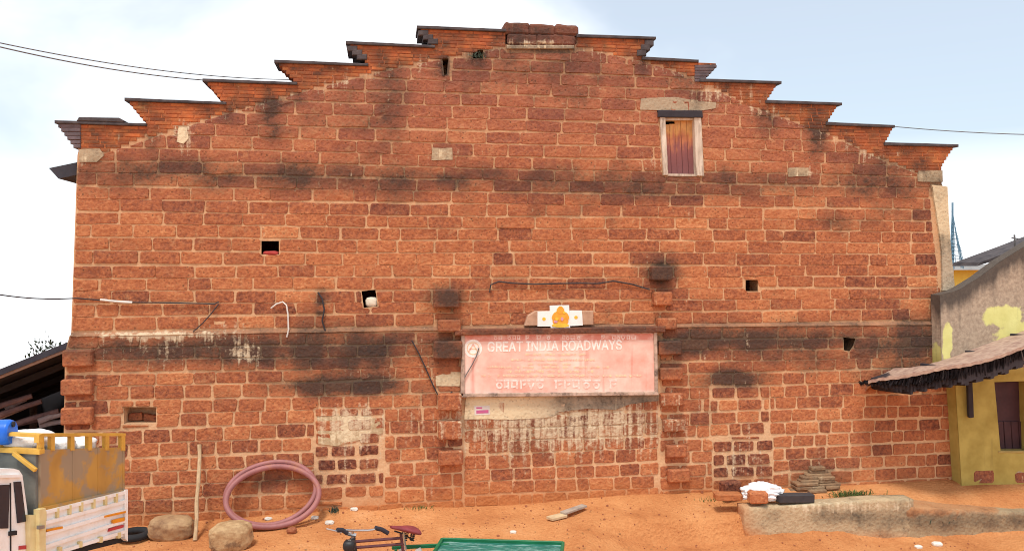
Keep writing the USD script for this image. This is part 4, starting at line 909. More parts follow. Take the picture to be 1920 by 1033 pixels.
ch = [TS_(-80, 1090) + IN3 * .4, TS_(236, 1050) + IN3 * .4]; obj('chassis', bar(ch[0], ch[1], 0.5, 0.12), 'under_dark', TR)
# load on the truck
bc = TS_(20, 808) + IN3 * 0.62 + np.array([tdir[0], tdir[1], 0]) * 0.25
ax_ = np.array([1.0, 0.12, 0]); ax_ /= np.linalg.norm(ax_)
bp = [(0, -.30), (.115, -.30), (.125, -.285), (.13, -.27), (.13, -.11), (.136, -.10), (.136, -.08), (.13, -.07), (.13, .07), (.136, .08), (.136, .10), (.13, .11), (.13, .27), (.125, .285), (.115, .30), (0, .30)]
t_ = trimesh.creation.revolve(np.array(bp) * (0.86, 1), sections=28); M = trimesh.geometry.align_vectors([0, 0, 1], ax_)[:3, :3]
bx = TS_(74, 808); Yb = bx[1] + 0.1
bpos = at(-8, 808, Yb); bpos = bpos - np.array([0.17, 0, 0.015])
BRL = thing('plastic_drum', 'blue plastic drum lying across the truck headboard', 'drum', bpos)
obj('body', (np.array(t_.vertices) @ M.T + bpos, np.array(t_.faces)), 'blue_plastic', BRL, smooth=35)
obj('bung', tube([bpos + ax_ * .295 + (0, 0, .07), bpos + ax_ * .315 + (0, 0, .07)], 0.025, 10), 'under_dark', BRL)
for k, (px, py, sx, lab) in enumerate(((100, 834, .34, 'white sack at the front of the load behind the ochre rail'), (138, 833, .36, 'white sack at the rear of the load behind the ochre rail'), (52, 836, .42, 'long white sack lying on the cab end of the truck bed'))):
    c = TS_(min(px, 150), py) + IN3 * (0.35 if k < 2 else 0.72) + (np.array([tdir[0], tdir[1], 0]) * 0.12)
    c = TS_(px, py + 3, 0.35) if k < 2 else TS_(76, 836) + IN3 * 0.36 + np.array([tdir[0], tdir[1], 0]) * 0.22
    obj('white_sack', rock((sx, 0.34, 0.15), c, 11 + k, 0.2, 2.2, 3, 2.8), 'sack_white', label=lab, cat='sack', smooth=True)

# ------------------------------------------------------------------ things by the wall on the left
plain('stone_tan', (0.42, 0.27, 0.14), (0.27, 0.15, 0.075), scale=5, bump=0.5, bscale=28, dirt=(0.16, 0.08, 0.045), dirt_at=(0.52, 0.7))
plain('stone_pale', (0.50, 0.34, 0.18), (0.30, 0.17, 0.08), scale=12, bump=0.6, bscale=36, dirt=(0.16, 0.09, 0.05), dirt_at=(0.55, 0.66))
c = at(322, 990, 10.25); g = gz_at(c[0], c[1])
obj('stone', rock((0.53, 0.36, 0.30), (c[0], c[1], g + 0.115), 2, 0.14, 1.6, 4, 3.0), 'stone_tan', label='smooth brown boulder at the wall beside the leaning pole', cat='stone', smooth=True)
c = at(434, 1004, 9.85); g = gz_at(c[0], c[1])
obj('stone', rock((0.48, 0.36, 0.33), (c[0], c[1], g + 0.13), 9, 0.12, 2.0, 4, 3.4, rot([0, 1, 0], -0.08)), 'stone_pale', label='pitted pale boulder in front of the pipe hoops', cat='stone', smooth=True)
plain('bamboo', (0.56, 0.40, 0.24), (0.36, 0.24, 0.13), scale=6, stretch=(4, 4, 0.8))
pb = at(366, 1011, 10.1); pt = onwall(375, 833, 0.06); pb[2] = gz_at(pb[0], pb[1])
PL = obj('leaning_pole', tube([pb + (pt - pb) * k / 9 + rng.normal(0, .004, 3) for k in range(10)], [0.024 if k % 3 else 0.027 for k in range(10)], 8, r_end=None), 'bamboo', label='thin pale wooden pole leaning upright against the wall', cat='pole', smooth=40)
plain('pipe_maroon', (0.37, 0.15, 0.145), (0.27, 0.105, 0.10), scale=5, rough=0.55, bump=0.05, dirt=(0.40, 0.17, 0.09), dirt_at=(0.52, 0.68))
def hoop(bot, top, half, r, twist, label):
    bot, top = np.asarray(bot), np.asarray(top); c = (bot + top) / 2; e1 = (top - bot) / 2; e2 = np.array([CO, SI, 0]) * half + np.array([0, 0, twist])
    ts = np.linspace(0, 2 * np.pi, 72, endpoint=False)
    pts = [c + e1 * np.cos(a) * (1 + .012 * np.sin(3 * a + r * 900)) + e2 * np.sin(a) * (1 + .014 * np.sin(2 * a + r * 500)) for a in ts]
    v, f = tube(pts, r, 10, closed=True)
    return obj('pipe_hoop', (v, f), 'pipe_maroon', label=label, cat='pipe hoop', smooth=True)
b0 = at(510, 999, 10.35); b0[2] = gz_at(b0[0], b0[1]) + 0.045
hoop(b0, onwall(513, 875, 0.10), 0.585, 0.036, 0.02, 'front maroon plastic pipe hoop leaning on the wall')
b1 = at(508, 994, 10.42); b1[2] = gz_at(b1[0], b1[1]) + 0.05
hoop(b1, onwall(508, 866, 0.035), 0.57, 0.034, 0.05, 'rear maroon plastic pipe hoop between the front hoop and the wall')

# ------------------------------------------------------------------ cargo tricycle at the bottom edge
plain('bike_black', (0.03, 0.028, 0.03), rough=0.45); plain('chrome', (0.62, 0.58, 0.56), rough=0.25, metal=0.9, bump=0.02); plain('saddle_red', (0.26, 0.045, 0.05), (0.16, 0.03, 0.035), scale=12, rough=0.5); plain('bike_maroon', (0.12, 0.04, 0.045), rough=0.5)
plain('tray_green', (0.02, 0.17, 0.12), (0.015, 0.09, 0.07), scale=7, rough=0.55, dirt=(0.26, 0.40, 0.36), dirt_at=(0.5, 0.62), stretch=(1, 5, 1)); plain('rim_green', (0.01, 0.15, 0.06), rough=0.45); plain('grip', (0.035, 0.03, 0.04), rough=0.8)
Yb = 7.85
gb = gz_at(-1.3, Yb)
CT = thing('cargo_tricycle', 'cargo tricycle with red saddle and green slatted tray at the bottom edge', 'tricycle', (*at(760, 1033, Yb)[:2], gb))
bpx = lambda x, y, dy=0: at(x, y, Yb + dy)
obj('handlebar', tube([bpx(636, 996, -.16), bpx(648, 993, -.12), bpx(662, 994, -.02), bpx(690, 994, 0), bpx(708, 991, .06), bpx(726, 998, .1)], 0.012, 8), 'chrome', CT, smooth=True)
obj('grip', tube([bpx(703, 989, .05), bpx(716, 992, .08), bpx(728, 999, .1)], 0.022, 10), 'grip', CT, smooth=40)
obj('grip', tube([bpx(632, 993, -.18), bpx(642, 993, -.14), bpx(651, 999, -.11)], 0.022, 10), 'grip', CT, smooth=40)
obj('brake_lever', tube([bpx(612, 991, -.2), bpx(626, 994, -.19), bpx(640, 998, -.15)], 0.009, 6), 'chrome', CT, smooth=True)
obj('stem', cat_([tube([bpx(661, 994), bpx(661, 1012)], 0.016, 10), tube([bpx(652, 1000), bpx(668, 1003)], 0.02, 8)]), 'chrome', CT, smooth=40)
obj('head_tube', tube([bpx(661, 1008), bpx(666, 1042)], 0.028, 12), 'bike_black', CT, smooth=40)
obj('lamp', rock((0.12, 0.12, 0.11), bpx(655, 1022, -.08), 6, .05), 'bike_black', CT, smooth=True)
obj('frame', cat_([tube([bpx(664, 1015), bpx(752, 1008, .12)], 0.015, 8), tube([bpx(665, 1026), bpx(757, 1019, .12)], 0.015, 8), tube([bpx(752, 1000, .12), bpx(768, 1130, .12)], 0.017, 8), tube([bpx(666, 1040), bpx(768, 1125, .12)], 0.017, 8), tube([bpx(768, 1125, .12), bpx(900, 1120, .2)], 0.017, 8)]), 'bike_maroon', CT, smooth=40)
obj('seat_post', tube([bpx(756, 996, .12), bpx(760, 1030, .12)], 0.014, 8), 'chrome', CT, smooth=40)
sl = []
for k, (tt, wd, hh) in enumerate(((0, .025, .02), (.25, .04, .03), (.5, .065, .04), (.75, .115, .05), (.92, .12, .05), (1, .08, .035))):
    c = bpx(733, 988, .02) * (1 - tt) + bpx(783, 995, .2) * tt
    dd = bpx(783, 995, .2) - bpx(733, 988, .02); dd /= np.linalg.norm(dd); s = np.cross(dd, [0, 0, 1]); s /= np.linalg.norm(s)
    for a in np.linspace(0, 2 * np.pi, 14, endpoint=False): sl.append(c + s * wd * np.cos(a) + np.array([0, 0, hh * np.sin(a) * (0.8 if np.sin(a) > 0 else .6)]))
sl = np.array(sl); f = []
for r0 in range(5):
    for j in range(14):
        a, b = r0 * 14 + j, r0 * 14 + (j + 1) % 14; f += [(a, b, a + 14), (b, b + 14, a + 14)]
f += [(0, j + 1, j) for j in range(1, 13)] + [(70, 70 + j, 71 + j) for j in range(1, 13)]
tsd = trimesh.Trimesh(sl, f, process=False); f = np.array(f) if tsd.volume > 0 else np.array(f)[:, ::-1]
obj('saddle', (sl, f), 'saddle_red', CT, smooth=50)
for dx in (762, 775):
    hs = np.linspace(0, 1, 40); p0, p1 = bpx(dx, 999, .18), bpx(dx - 3, 1012, .16)
    obj('saddle_spring', tube([p0 * (1 - h_) + p1 * h_ + 0.02 * np.array([np.cos(h_ * 25), np.sin(h_ * 25), 0]) for h_ in hs], 0.006, 5), 'bike_black', CT)
obj('saddle_rail', tube([bpx(740, 995, .05), bpx(756, 1000, .12), bpx(776, 1013, .18)], 0.009, 6), 'bike_black', CT)
fwc = bpx(640, 1160, -.1); fwc[2] = gb + 0.33
def spoke_wheel(c, axis, R, nm='wheel'):
    axis = np.asarray(axis, float); axis /= np.linalg.norm(axis); e1 = np.cross(axis, [0, 0, 1.]); e1 /= np.linalg.norm(e1); e2 = np.cross(axis, e1)
    ts = np.linspace(0, 2 * np.pi, 40, endpoint=False); ringp = lambda r: [c + r * (np.cos(a) * e1 + np.sin(a) * e2) for a in ts]
    w_ = obj(nm, tube(ringp(R - .02), 0.02, 8, closed=True), 'rubber', CT, smooth=True)
    obj('rim', tube(ringp(R - .045), 0.012, 6, closed=True), 'chrome', w_, smooth=True)
    obj('spokes', cat_([tube([c + axis * .03 * (1 if k % 2 else -1), c + (R - .05) * (np.cos(k * np.pi / 9) * e1 + np.sin(k * np.pi / 9) * e2)], 0.002, 3) for k in range(18)] + [tube([c - axis * .05, c + axis * .05], .025, 8)]), 'chrome', w_)
fd = np.array([0.9, 0.42, 0]); fd /= np.linalg.norm(fd); sdv = np.array([-fd[1], fd[0], 0])
spoke_wheel(fwc, sdv, 0.33)
obj('fork', cat_([tube([bpx(664, 1034) + sdv * s, fwc + sdv * s], 0.012, 6) for s in (-.06, .06)]), 'bike_black', CT)
# tray
TBL, TBR = at(829, 1013, 8.35), at(1056, 1020, 8.2)
ex = TBR - TBL; ex /= np.linalg.norm(ex); ey = np.cross(ex, [0, 0, 1]); ey /= np.linalg.norm(ey); Ltray = np.linalg.norm(TBR - TBL)
for k in range(9):
    o0 = TBL + ey * (0.045 + 0.095 * k); o1 = TBR + ey * (0.045 + 0.095 * k)
    obj('slat', bar(o0 + (0, 0, rng.normal(-.012, .003)), o1 + (0, 0, rng.normal(-.012, .003)), 0.085, 0.018), 'tray_green', CT)
obj('tray_rim', cat_([bar(TBL + (0, 0, .008), TBR + (0, 0, .008), .03, .045), bar(TBL + (0, 0, .008), TBL + ey * .9 + (0, 0, .008), .03, .045), bar(TBR + (0, 0, .008), TBR + ey * .9 + (0, 0, .008), .03, .045), bar(TBL + ey * .9, TBR + ey * .9, .03, .05)]), 'rim_green', CT)
obj('front_bar', cat_([bar(at(735, 1026, 8.05), at(842, 1021, 8.25), 0.03, 0.035), bar(at(742, 1028, 8.05), at(744, 1060, 8.05), .025, .025, (0, 1, 0)), bar(at(838, 1022, 8.25), at(839, 1060, 8.25), .025, .025, (0, 1, 0))]), 'rim_green', CT)
plain('guard_white', (0.76, 0.74, 0.70), rough=0.5)
for px_ in (752, 783): obj('mudguard', bar(at(px_, 1028, 8.02), at(px_ + 10, 1050, 8.02), .06, .03, (0, 1, 0)), 'guard_white', CT)
obj('under_board', bar(TBL + ey * .45 + (0, 0, -.07), TBR + ey * .45 + (0.02, 0, -.07), .8, .05), 'guard_white', CT)
for s in (.12, .78):
    c = TBL + ex * Ltray * .5 + ey * s; c[2] = gb + .30; spoke_wheel(c, ey, 0.30)
obj('axle', tube([TBL + ex * Ltray * .5 + ey * .05 + (0, 0, -TBL[2] + gb + .30), TBL + ex * Ltray * .5 + ey * .85 + (0, 0, -TBL[2] + gb + .30)], .016, 8), 'bike_black', CT)

# ------------------------------------------------------------------ right side: kerb wall, loose things
KW = 0.98
kf = [U(1398, 1012, KW), U(1560, 1008, KW), U(1713, 1000, KW)]
kt = [U(1396, 952, KW), U(1480, 948, KW), U(1560, 944, KW), U(1640, 937, KW), U(1712, 936, KW)]
def rough_block(poly, w0, w1, cell, amp, mat_, name, label=None, cat=None, tint=0.5, soot=None, seed=0, parent='/World', kind=None):
    t_ = fine(*man(m3.Manifold.extrude(m3.CrossSection([r.tolist() for r in rings(poly)], m3.FillRule.EvenOdd), w1 - w0)), cell)
    v = np.array(t_.vertices); n_ = np.array(t_.vertex_normals); v[:, 2] += w0
    v = v + amp * n_ * np.asarray(meshkit.fbm(v * 5 + seed)).reshape(-1, 1) + amp * .4 * n_ * np.asarray(meshkit.fbm(v * 17 + seed)).reshape(-1, 1)
    xyz = PW(v); q = PX(xyz); a = {'tone': np.stack([np.full(len(v), tint), np.full(len(v), .1), np.zeros(len(v))], 1), 'stain': np.zeros((len(v), 3))}
    if soot: a['stain'] = soot(q, v)
    return obj(name, (xyz, np.array(t_.faces)), mat_, parent, label=label, cat=cat, attrs=a, smooth=40, kind=kind)
def kerb_soot(q, v):
    s = np.zeros((len(q), 3))
    s[:, 0] = 0.12 + 0.55 * np.exp(-((q[:, 1] - 968) / 16) ** 2) * np.exp(-((q[:, 0] - 1600) / 110) ** 2) + 0.3 * np.exp(-((q[:, 0] - 1690) / 30) ** 2)
    s[:, 1] = 0.55 * np.exp(-((q[:, 1] - 950) / 12) ** 2) * (q[:, 0] > 1480)
    s[:, 2] = 0.55 * np.clip((q[:, 1] - 985) / 20, 0, 1) + 0.8 * np.clip((1440 - q[:, 0]) / 60, 0, 1)
    return s
rough_block(Polygon([(kf[0][0], kf[0][1] - .15), (kf[2][0], kf[2][1] - .15)] + kt[::-1]), KW - 0.22, KW, 0.05, 0.011, 'kerb_concrete', 'kerb_wall', 'low crumbling concrete retaining block on the right with pale worn top', 'retaining wall', 0.6, kerb_soot, 3)
rough_block(Polygon(UV([(1700, 1040), (1990, 1050), (1990, 962), (1800, 957), (1700, 950)], 0.98)), 0.2, 0.98, 0.06, 0.014, 'kerb_concrete', 'stone_step', 'dark earthy step running from the concrete block to the yellow house', 'step', 0.3, lambda q, v: np.stack([0.62 * np.exp(-((q[:, 1] - 975) / 22) ** 2), 0 * q[:, 0], 0.5 * (v[:, 1] > U(1800, 962, .98)[1]) + .2], 1), 8)
plain('sheet_white', (0.82, 0.82, 0.82), (0.74, 0.74, 0.75), scale=6, rough=0.5, bump=0.2, bscale=14)
c = onwall(1428, 921, KW - .18)
t_ = trimesh.creation.icosphere(subdivisions=4); v = np.array(t_.vertices)
cr = np.abs(np.asarray(meshkit.fbm(v * 2.6 + 3))).reshape(-1, 1); c2 = np.abs(np.asarray(meshkit.fbm(v * 6.5 + 9))).reshape(-1, 1); v = v * (1.1 - 0.5 * cr - 0.3 * c2); v = v * np.array([0.40, 0.2, 0.19])
v[:, 2] *= np.where(v[:, 0] > 0.1, 1 - 1.3 * (v[:, 0] - .1), 1.0); v[:, 2] = np.maximum(v[:, 2], -0.10)
obj('plastic_sheet', (v + c + (0, 0, -.01), np.array(t_.faces)), 'sheet_white', label='crumpled white plastic sheet heaped on the retaining block', cat='plastic sheet', smooth=True)
c = onwall(1420, 932, KW - .04)
bm_ = brick(sbox(0, 0, .24, .15), 0, .1); tb_ = fine(*rbox((.25, .16, .155), r=.02), .05); v = np.array(tb_.vertices); v += .012 * np.asarray(meshkit.fbm(v * 14)).reshape(-1, 1)
def loose(v, f, name, label, cat, tint, m='laterite', soot=0.0, dust=0.2):
    a = {'tone': np.stack([np.full(len(v), tint), np.zeros(len(v)), np.zeros(len(v))], 1), 'stain': np.stack([np.full(len(v), soot), np.zeros(len(v)), np.full(len(v), dust)], 1)}
    return obj(name, (v, f), m, label=label, cat=cat, attrs=a)
loose(v + c, np.array(tb_.faces), 'laterite_block', 'orange laterite block in front of the white plastic sheet', 'block', 0.6)
c = onwall(1369, 914, 0.35); loose(v @ rot([0, 0, 1], .4).T * 1.15 + c, np.array(tb_.faces), 'laterite_block', 'brown laterite block behind the left end of the white sheet', 'block', 0.15, soot=0.15)
c = onwall(1364, 930, 0.7); loose(v * (1.5, 1.2, .6) + c, np.array(tb_.faces), 'laterite_block', 'flat earthy slab left of the white plastic sheet', 'block', 0.35, dust=.6)
plain('beam_black', (0.035, 0.032, 0.036), (0.06, 0.05, 0.05), scale=8)
obj('dark_beam', bar(onwall(1457, 933, KW - .06), onwall(1523, 932, KW - .10), 0.14, 0.115), 'beam_black', label='short black beam lying on the retaining block right of the sheet', cat='beam')
# rubble heap like a small stepped buttress
RBX = thing('rubble_heap', 'triangular heap of flat mossy stones against the lower right wall', 'rubble heap', (*onwall(1535, 930, .3)[:2], 0))
for k in range(8):
    y = 926 - k * 6.2; hw = 50 - k * 5.2
    n_ = max(1, int(hw / 14))
    for j in range(n_):
        x0 = 1535 - hw + 2 * hw * j / n_; x1 = 1535 - hw + 2 * hw * (j + 1) / n_ - 1.5 + rng.uniform(-3, 3)
        ww = 0.24 - k * 0.018 + rng.uniform(-.05, .05)
        a_ = U(x0 + rng.uniform(-2, 2), y, ww); b_ = U(x1, y - 7.5, ww)
        v, f = rbox((b_[0] - a_[0], abs(b_[1] - a_[1]) + .004, ww), ((a_[0] + b_[0]) / 2, (a_[1] + b_[1]) / 2, ww / 2 + rng.normal(0, .012)), r=.012)
        tt_ = fine(v, f, .09); v = np.array(tt_.vertices); v += .014 * np.asarray(meshkit.fbm(v * 12)).reshape(-1, 1)
        xyz = PW(v); a = {'tone': np.stack([np.full(len(v), rng.uniform(.0, .25)), np.full(len(v), .6), np.zeros(len(v))], 1), 'stain': np.tile([rng.uniform(.3, .5), rng.uniform(.0, .2), 0.42], (len(v), 1))}
        obj('stone', (xyz, np.array(tt_.faces)), 'kerb_concrete', RBX, attrs=a)
# grass
def tuft(px, py, w, n, size, sx, label, seed, m='leaf_green'):
    c = onwall(px, py, w); c[2] = max(c[2], gz_at(c[0], c[1]))
    r = np.random.default_rng(seed); out = []
    for _ in range(n):
        p = c + np.array([CO, SI, 0]) * r.normal(0, sx) + np.array([0, r.normal(0, .05), 0]); L = size * r.uniform(.5, 1.2)
        d = np.array([r.normal(0, .5), r.normal(0, .5), 1.0]); d /= np.linalg.norm(d); s = np.cross(d, r.normal(0, 1, 3)); s = s / np.linalg.norm(s) * size * .06
        bend = np.array([r.normal(0, .3), r.normal(0, .3), -.2]) * L
        v = np.array([p - s, p + s, p + d * L * .55 + s * .8, p + d * L * .55 - s * .8, p + d * L + bend]); out.append((v, np.array([(0, 1, 2), (0, 2, 3), (3, 2, 4)])))
    obj('grass_tuft', cat_(out), m, label=label, cat='grass tuft')
tuft(1597, 930, 0.42, 220, 0.11, 0.15, 'low green grass tuft beside the rubble heap behind the retaining block', 1)
tuft(627, 974, 0.12, 60, 0.09, 0.03, 'small dark green plant on the dirt right of the pipe hoops', 2, 'leaf_dark')
tuft(787, 966, 0.1, 60, 0.06, 0.10, 'thin grass at the foot of the wall left of the sign', 3)
tuft(1352, 938, 0.5, 90, 0.06, 0.25, 'dry sparse grass left of the white plastic sheet', 4)
tuft(1770, 990, 0.9, 70, 0.10, 0.14, 'dark weeds in the corner right of the retaining block', 5, 'leaf_dark')
tuft(896, 108, 0.02, 40, 0.10, 0.05, 'small plant growing from the wall near the gable top', 6, 'leaf_dark')
# broken plank and litter
plain('plank_pale', (0.62, 0.46, 0.27), (0.42, 0.29, 0.17), scale=8); plain('plank_grey', (0.42, 0.34, 0.27), (0.25, 0.2, 0.17), scale=8)
p0, p1, p2 = at(1030, 974, 10.75), at(1055, 965, 10.9), at(1096, 950, 11.2)
for p in (p0, p1, p2): p[2] = gz_at(p[0], p[1]) + 0.035
BP = thing('broken_plank', 'broken pale wooden plank lying on the red dirt below the sign', 'plank', (p0 + p2) / 2)
obj('pale_end', bar(p0, p1 + (p1 - p0) * .12, 0.13, 0.035), 'plank_pale', BP); obj('grey_end', bar(p1 + (0, 0, .03), p2 + (0, 0, .02), 0.10, 0.03), 'plank_grey', BP)
plain('scrap_white', (0.75, 0.70, 0.62), rough=0.7)
for k, (px, py, s, lab) in enumerate(((503, 988, .055, 'pale scrap inside the front pipe hoop'), (590, 986, .06, 'pale scrap on dirt right of the pipe hoops'), (618, 992, .07, 'white scrap on dirt left of the tricycle handlebar'), (962, 1003, .05, 'small pale scrap on dirt behind the green tray'), (1722, 1010, .06, 'white scrap at the foot of the retaining block corner'), (1757, 1006, .08, 'larger white scrap among weeds right of the retaining block'), (664, 957, .06, 'flat pale scrap at the wall foot below the patched opening'))):
    Yg = 3.45 * F / (py - CY) if px < 1300 else 3.72 * F / (py - CY); c = at(px, py, min(Yg, onwall(px, py)[1] - .08)); c[2] = gz_at(c[0], c[1]) + s * .2
    obj('litter_scrap', rock((s * 1.6, s * 1.2, s * .7), c, 30 + k, .3, 2, 2), 'scrap_white', label=lab, cat='litter')
plain('clod', (0.34, 0.115, 0.05), (0.22, 0.07, 0.035), scale=14)
c = at(547, 1003, 10.25); c[2] = gz_at(c[0], c[1]) + .03
obj('clod', rock((.12, .1, .08), c, 50, .25, 2, 2), 'clod', label='red lump of laterite at the foot of the pipe hoops', cat='clod')
c = at(252, 1000, 10.2); tyr = trimesh.creation.torus(0.16, 0.05, 24, 10); 
obj('old_tyre', (np.array(tyr.vertices) * (1, 1, .9) + (c[0], c[1], gz_at(c[0], c[1]) + .06), np.array(tyr.faces)), 'rubber', label='black tyre lying flat behind the truck tail', cat='tyre', smooth=True)
lv = leaves((0.6, 9.6, 0.0), (2.6, 0.9, 0.0), 150, 0.05, 91, up=0.0)
for k in range(150):
    b = lv[0][5 * k:5 * k + 5]; c_ = b.mean(0); d_ = (D + c_[0] * T - c_[1]) * CO
    if d_ < .1: b[:, 1] -= 0.9 - d_
    c_ = b.mean(0); b[:, 2] = gz_at(c_[0], c_[1]) + 0.012 + 0.25 * (b[:, 2] - b[:, 2].min())
plain('dry_leaf', (0.26, 0.16, 0.07), (0.15, 0.08, 0.04), scale=30)
obj('dry_leaves', lv, 'dry_leaf', kind='stuff', label='small dry leaves scattered over the dirt in front of the wall', cat='leaves')
pv = []
rp = np.random.default_rng(77)
for _ in range(2200):
    x, y = rp.uniform(-5, 6.5), rp.uniform(7.6, 11.8); w = (D + x * T - y) * CO
    if w < 0.06: continue
    s = abs(rp.normal(0.0, .006)) + .003
    if w < 0.3: s *= 1.3
    m_ = trimesh.creation.icosphere(subdivisions=0); v = np.array(m_.vertices) * s * rp.uniform(.6, 1.3, 3) + (x, y, gz_at(x, y) + s * .3); pv.append((v, np.array(m_.faces)))
obj('pebbles', cat_(pv), 'clod', kind='stuff', label='loose red pebbles and clods scattered over the dirt yard', cat='pebbles')

# ------------------------------------------------------------------ yellow house on the right
HW = 0.25
mat('house_paint', {'g': ('geometry', {}), 'as': ('attribute', {'attribute': 'stain'}), 'ss': ('separate_color', {}), 'n1': ('noise_texture', {'scale': 3.4, 'detail': 7.0, 'roughness': 0.6}), 'n2': ('noise_texture', {'scale': 20.0, 'detail': 5.0, 'roughness': 0.65}),
    'mp': ('mapping', {'scale': (9, 9, 0.9)}), 'sk': ('noise_texture', {'scale': 1.0, 'detail': 4.0}),
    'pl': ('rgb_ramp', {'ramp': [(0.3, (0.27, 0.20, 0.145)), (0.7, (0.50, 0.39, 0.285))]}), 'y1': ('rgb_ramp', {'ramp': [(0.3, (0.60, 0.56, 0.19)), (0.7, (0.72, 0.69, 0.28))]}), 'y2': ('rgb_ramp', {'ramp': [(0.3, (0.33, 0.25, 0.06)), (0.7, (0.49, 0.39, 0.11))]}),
    'my': ('mix', {}), 'a': ('math', {'math_type': 'multiply_add', 'value2': 1.9, 'value3': -0.95}), 'a2': ('math', {'math_type': 'add'}), 'pr': ('map_range', {'from_min': 0.40, 'from_max': 0.56, 'clamp': True}), 'mp2': ('mix', {}),
    'd': ('math', {'math_type': 'multiply_add', 'value2': 1.4, 'value3': -0.7}), 'd2': ('math', {'math_type': 'add'}), 'dr': ('map_range', {'from_min': 0.2, 'from_max': 0.8, 'to_max': 0.85, 'clamp': True}), 'md': ('mix', {'color2': (0.045, 0.038, 0.036)}),
    'b': ('bump', {'strength': 0.35, 'distance': 0.012}), 'p': ('principled_bsdf', {'roughness': 0.85, 'specular_ior_level': 0.2})},
    [('g.position', 'n1.vector'), ('g.position', 'n2.vector'), ('g.position', 'mp.vector'), ('mp.vector', 'sk.vector'), ('as.color', 'ss.color'), ('n2.fac', 'pl.fac'), ('n1.fac', 'y1.fac'), ('n1.fac', 'y2.fac'), ('y1.color', 'my.color1'), ('y2.color', 'my.color2'), ('ss.b', 'my.fac'),
     ('n1.fac', 'a.value1'), ('a.value', 'a2.value1'), ('ss.g', 'a2.value2'), ('a2.value', 'pr.value'), ('pr.result', 'mp2.fac'), ('pl.color', 'mp2.color1'), ('my.color', 'mp2.color2'),
     ('sk.fac', 'd.value1'), ('d.value', 'd2.value1'), ('ss.r', 'd2.value2'), ('d2.value', 'dr.value'), ('dr.result', 'md.fac'), ('mp2.color', 'md.color1'), ('md.color', 'p.base_color'), ('n2.fac', 'b.height'), ('b.normal', 'p.normal')])
h0 = onwall(1860, 938, HW); HO = thing('yellow_house', 'peeling yellow plastered house with ragged awning right of the warehouse', 'house', (h0[0], h0[1], h0[2]))
HTOP = [(1762, 553), (1790, 546), (1802, 541), (1836, 520), (1876, 490), (1960, 438), (2080, 366)]
door = Polygon(UV([(1876, 846), (1930, 846), (1926, 714), (1864, 716)], HW))
hp_up = Polygon(UV([(1766, 700), (1764, 620)] + HTOP + [(2200, 430), (2260, 700)], HW))
hp_lo = Polygon(UV([(1806, 960), (1790, 700), (1770, 697), (2260, 690), (2260, 960)], HW)).difference(door)
hpoly = unary_union([hp_up, hp_lo]).buffer(0)
v, f = grid_fill(hpoly, 0.05, HW); v[:, 2] += 0.006 * np.asarray(meshkit.fbm(v * 4)).ravel()
core = prism(hpoly, 0.045, HW - 0.008)
xyz, f = cat_([(PW(v), f), core]); q = PX(xyz)
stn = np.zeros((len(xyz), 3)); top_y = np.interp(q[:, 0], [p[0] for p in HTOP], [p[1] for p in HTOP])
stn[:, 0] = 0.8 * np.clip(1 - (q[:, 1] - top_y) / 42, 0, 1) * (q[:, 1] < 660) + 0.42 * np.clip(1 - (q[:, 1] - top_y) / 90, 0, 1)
def B(cx, cy, rx, ry, a=1.0): return a * np.exp(-(((q[:, 0] - cx) / rx) ** 2 + ((q[:, 1] - cy) / ry) ** 2) ** 2)
yel = np.maximum.reduce([B(1776, 640, 11, 45), B(1876, 594, 46, 24), B(1905, 640, 48, 52), B(1960, 620, 60, 60), B(2050, 600, 80, 80)])
yel = np.where(q[:, 1] > 690, 1.0 - np.maximum.reduce([B(1845, 893, 22, 13, .8), B(1915, 892, 16, 14, .8), B(1840, 925, 20, 10, .8), B(1910, 925, 20, 9, .7)]), yel)
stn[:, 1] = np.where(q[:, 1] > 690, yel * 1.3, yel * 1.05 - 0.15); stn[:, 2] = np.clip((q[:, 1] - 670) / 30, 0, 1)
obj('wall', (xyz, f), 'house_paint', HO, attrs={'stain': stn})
plain('plaster_sill', (0.42, 0.31, 0.10)); plain('door_maroon', (0.075, 0.032, 0.038), (0.045, 0.02, 0.026), scale=5, rough=0.6)
SHT = obj('window_shutter', prism(Polygon(UV([(1860, 850), (1935, 850), (1932, 708), (1858, 708)], 0.08)), 0.0, 0.08), 'door_maroon', HO)
for k in range(4): obj('shutter_plank', prism(Polygon(UV([(1872 + 14 * k, 845), (1884.5 + 14 * k, 845), (1881 + 14 * k, 790), (1868 + 14 * k, 790)], 0.1)), 0.07, 0.1, bevel=.004), 'door_maroon', SHT)
obj('sill', prism(Polygon(UV([(1872, 849), (1940, 849), (1940, 845), (1872, 845)], HW + .01)), 0.08, HW + 0.01, bevel=.004), 'plaster_sill', HO)
a = {'tone': None}
for k, (x0, y0, x1, y1) in enumerate(((1826, 882, 1864, 905), (1903, 885, 1945, 905), (1848, 914, 1866, 932), (1880, 915, 1935, 932))):
    m = brick(Polygon(UV([(x0, y1), (x1, y1), (x1, y0), (x0, y0)], HW)).buffer(0), HW - .005, .014, rnd=.03)
    obj('bare_brick', m, 'laterite', HO, attrs={'tone': np.tile([.35, .3, 0], (len(m[0]), 1)), 'stain': np.tile([.05, .1, .1], (len(m[0]), 1))})
obj('drain_post', bar(onwall(1816, 690, HW + .12), onwall(1820, 782, HW + .05), 0.075, 0.06, (0, 1, 0)), 'timber_dark', HO)
uh = U(1812, 700)[0]
obj('house_body', cat_([prism(sbox(uh + .1, -.4, uh + .3, 2.4), -6, 0.04), prism(sbox(uh + 4.2, -.4, uh + 4.4, 2.4), -6, 0.04), prism(sbox(uh + .3, -.4, uh + 4.2, 2.4), -6.2, -6.0)]), 'tile_backing', HO)
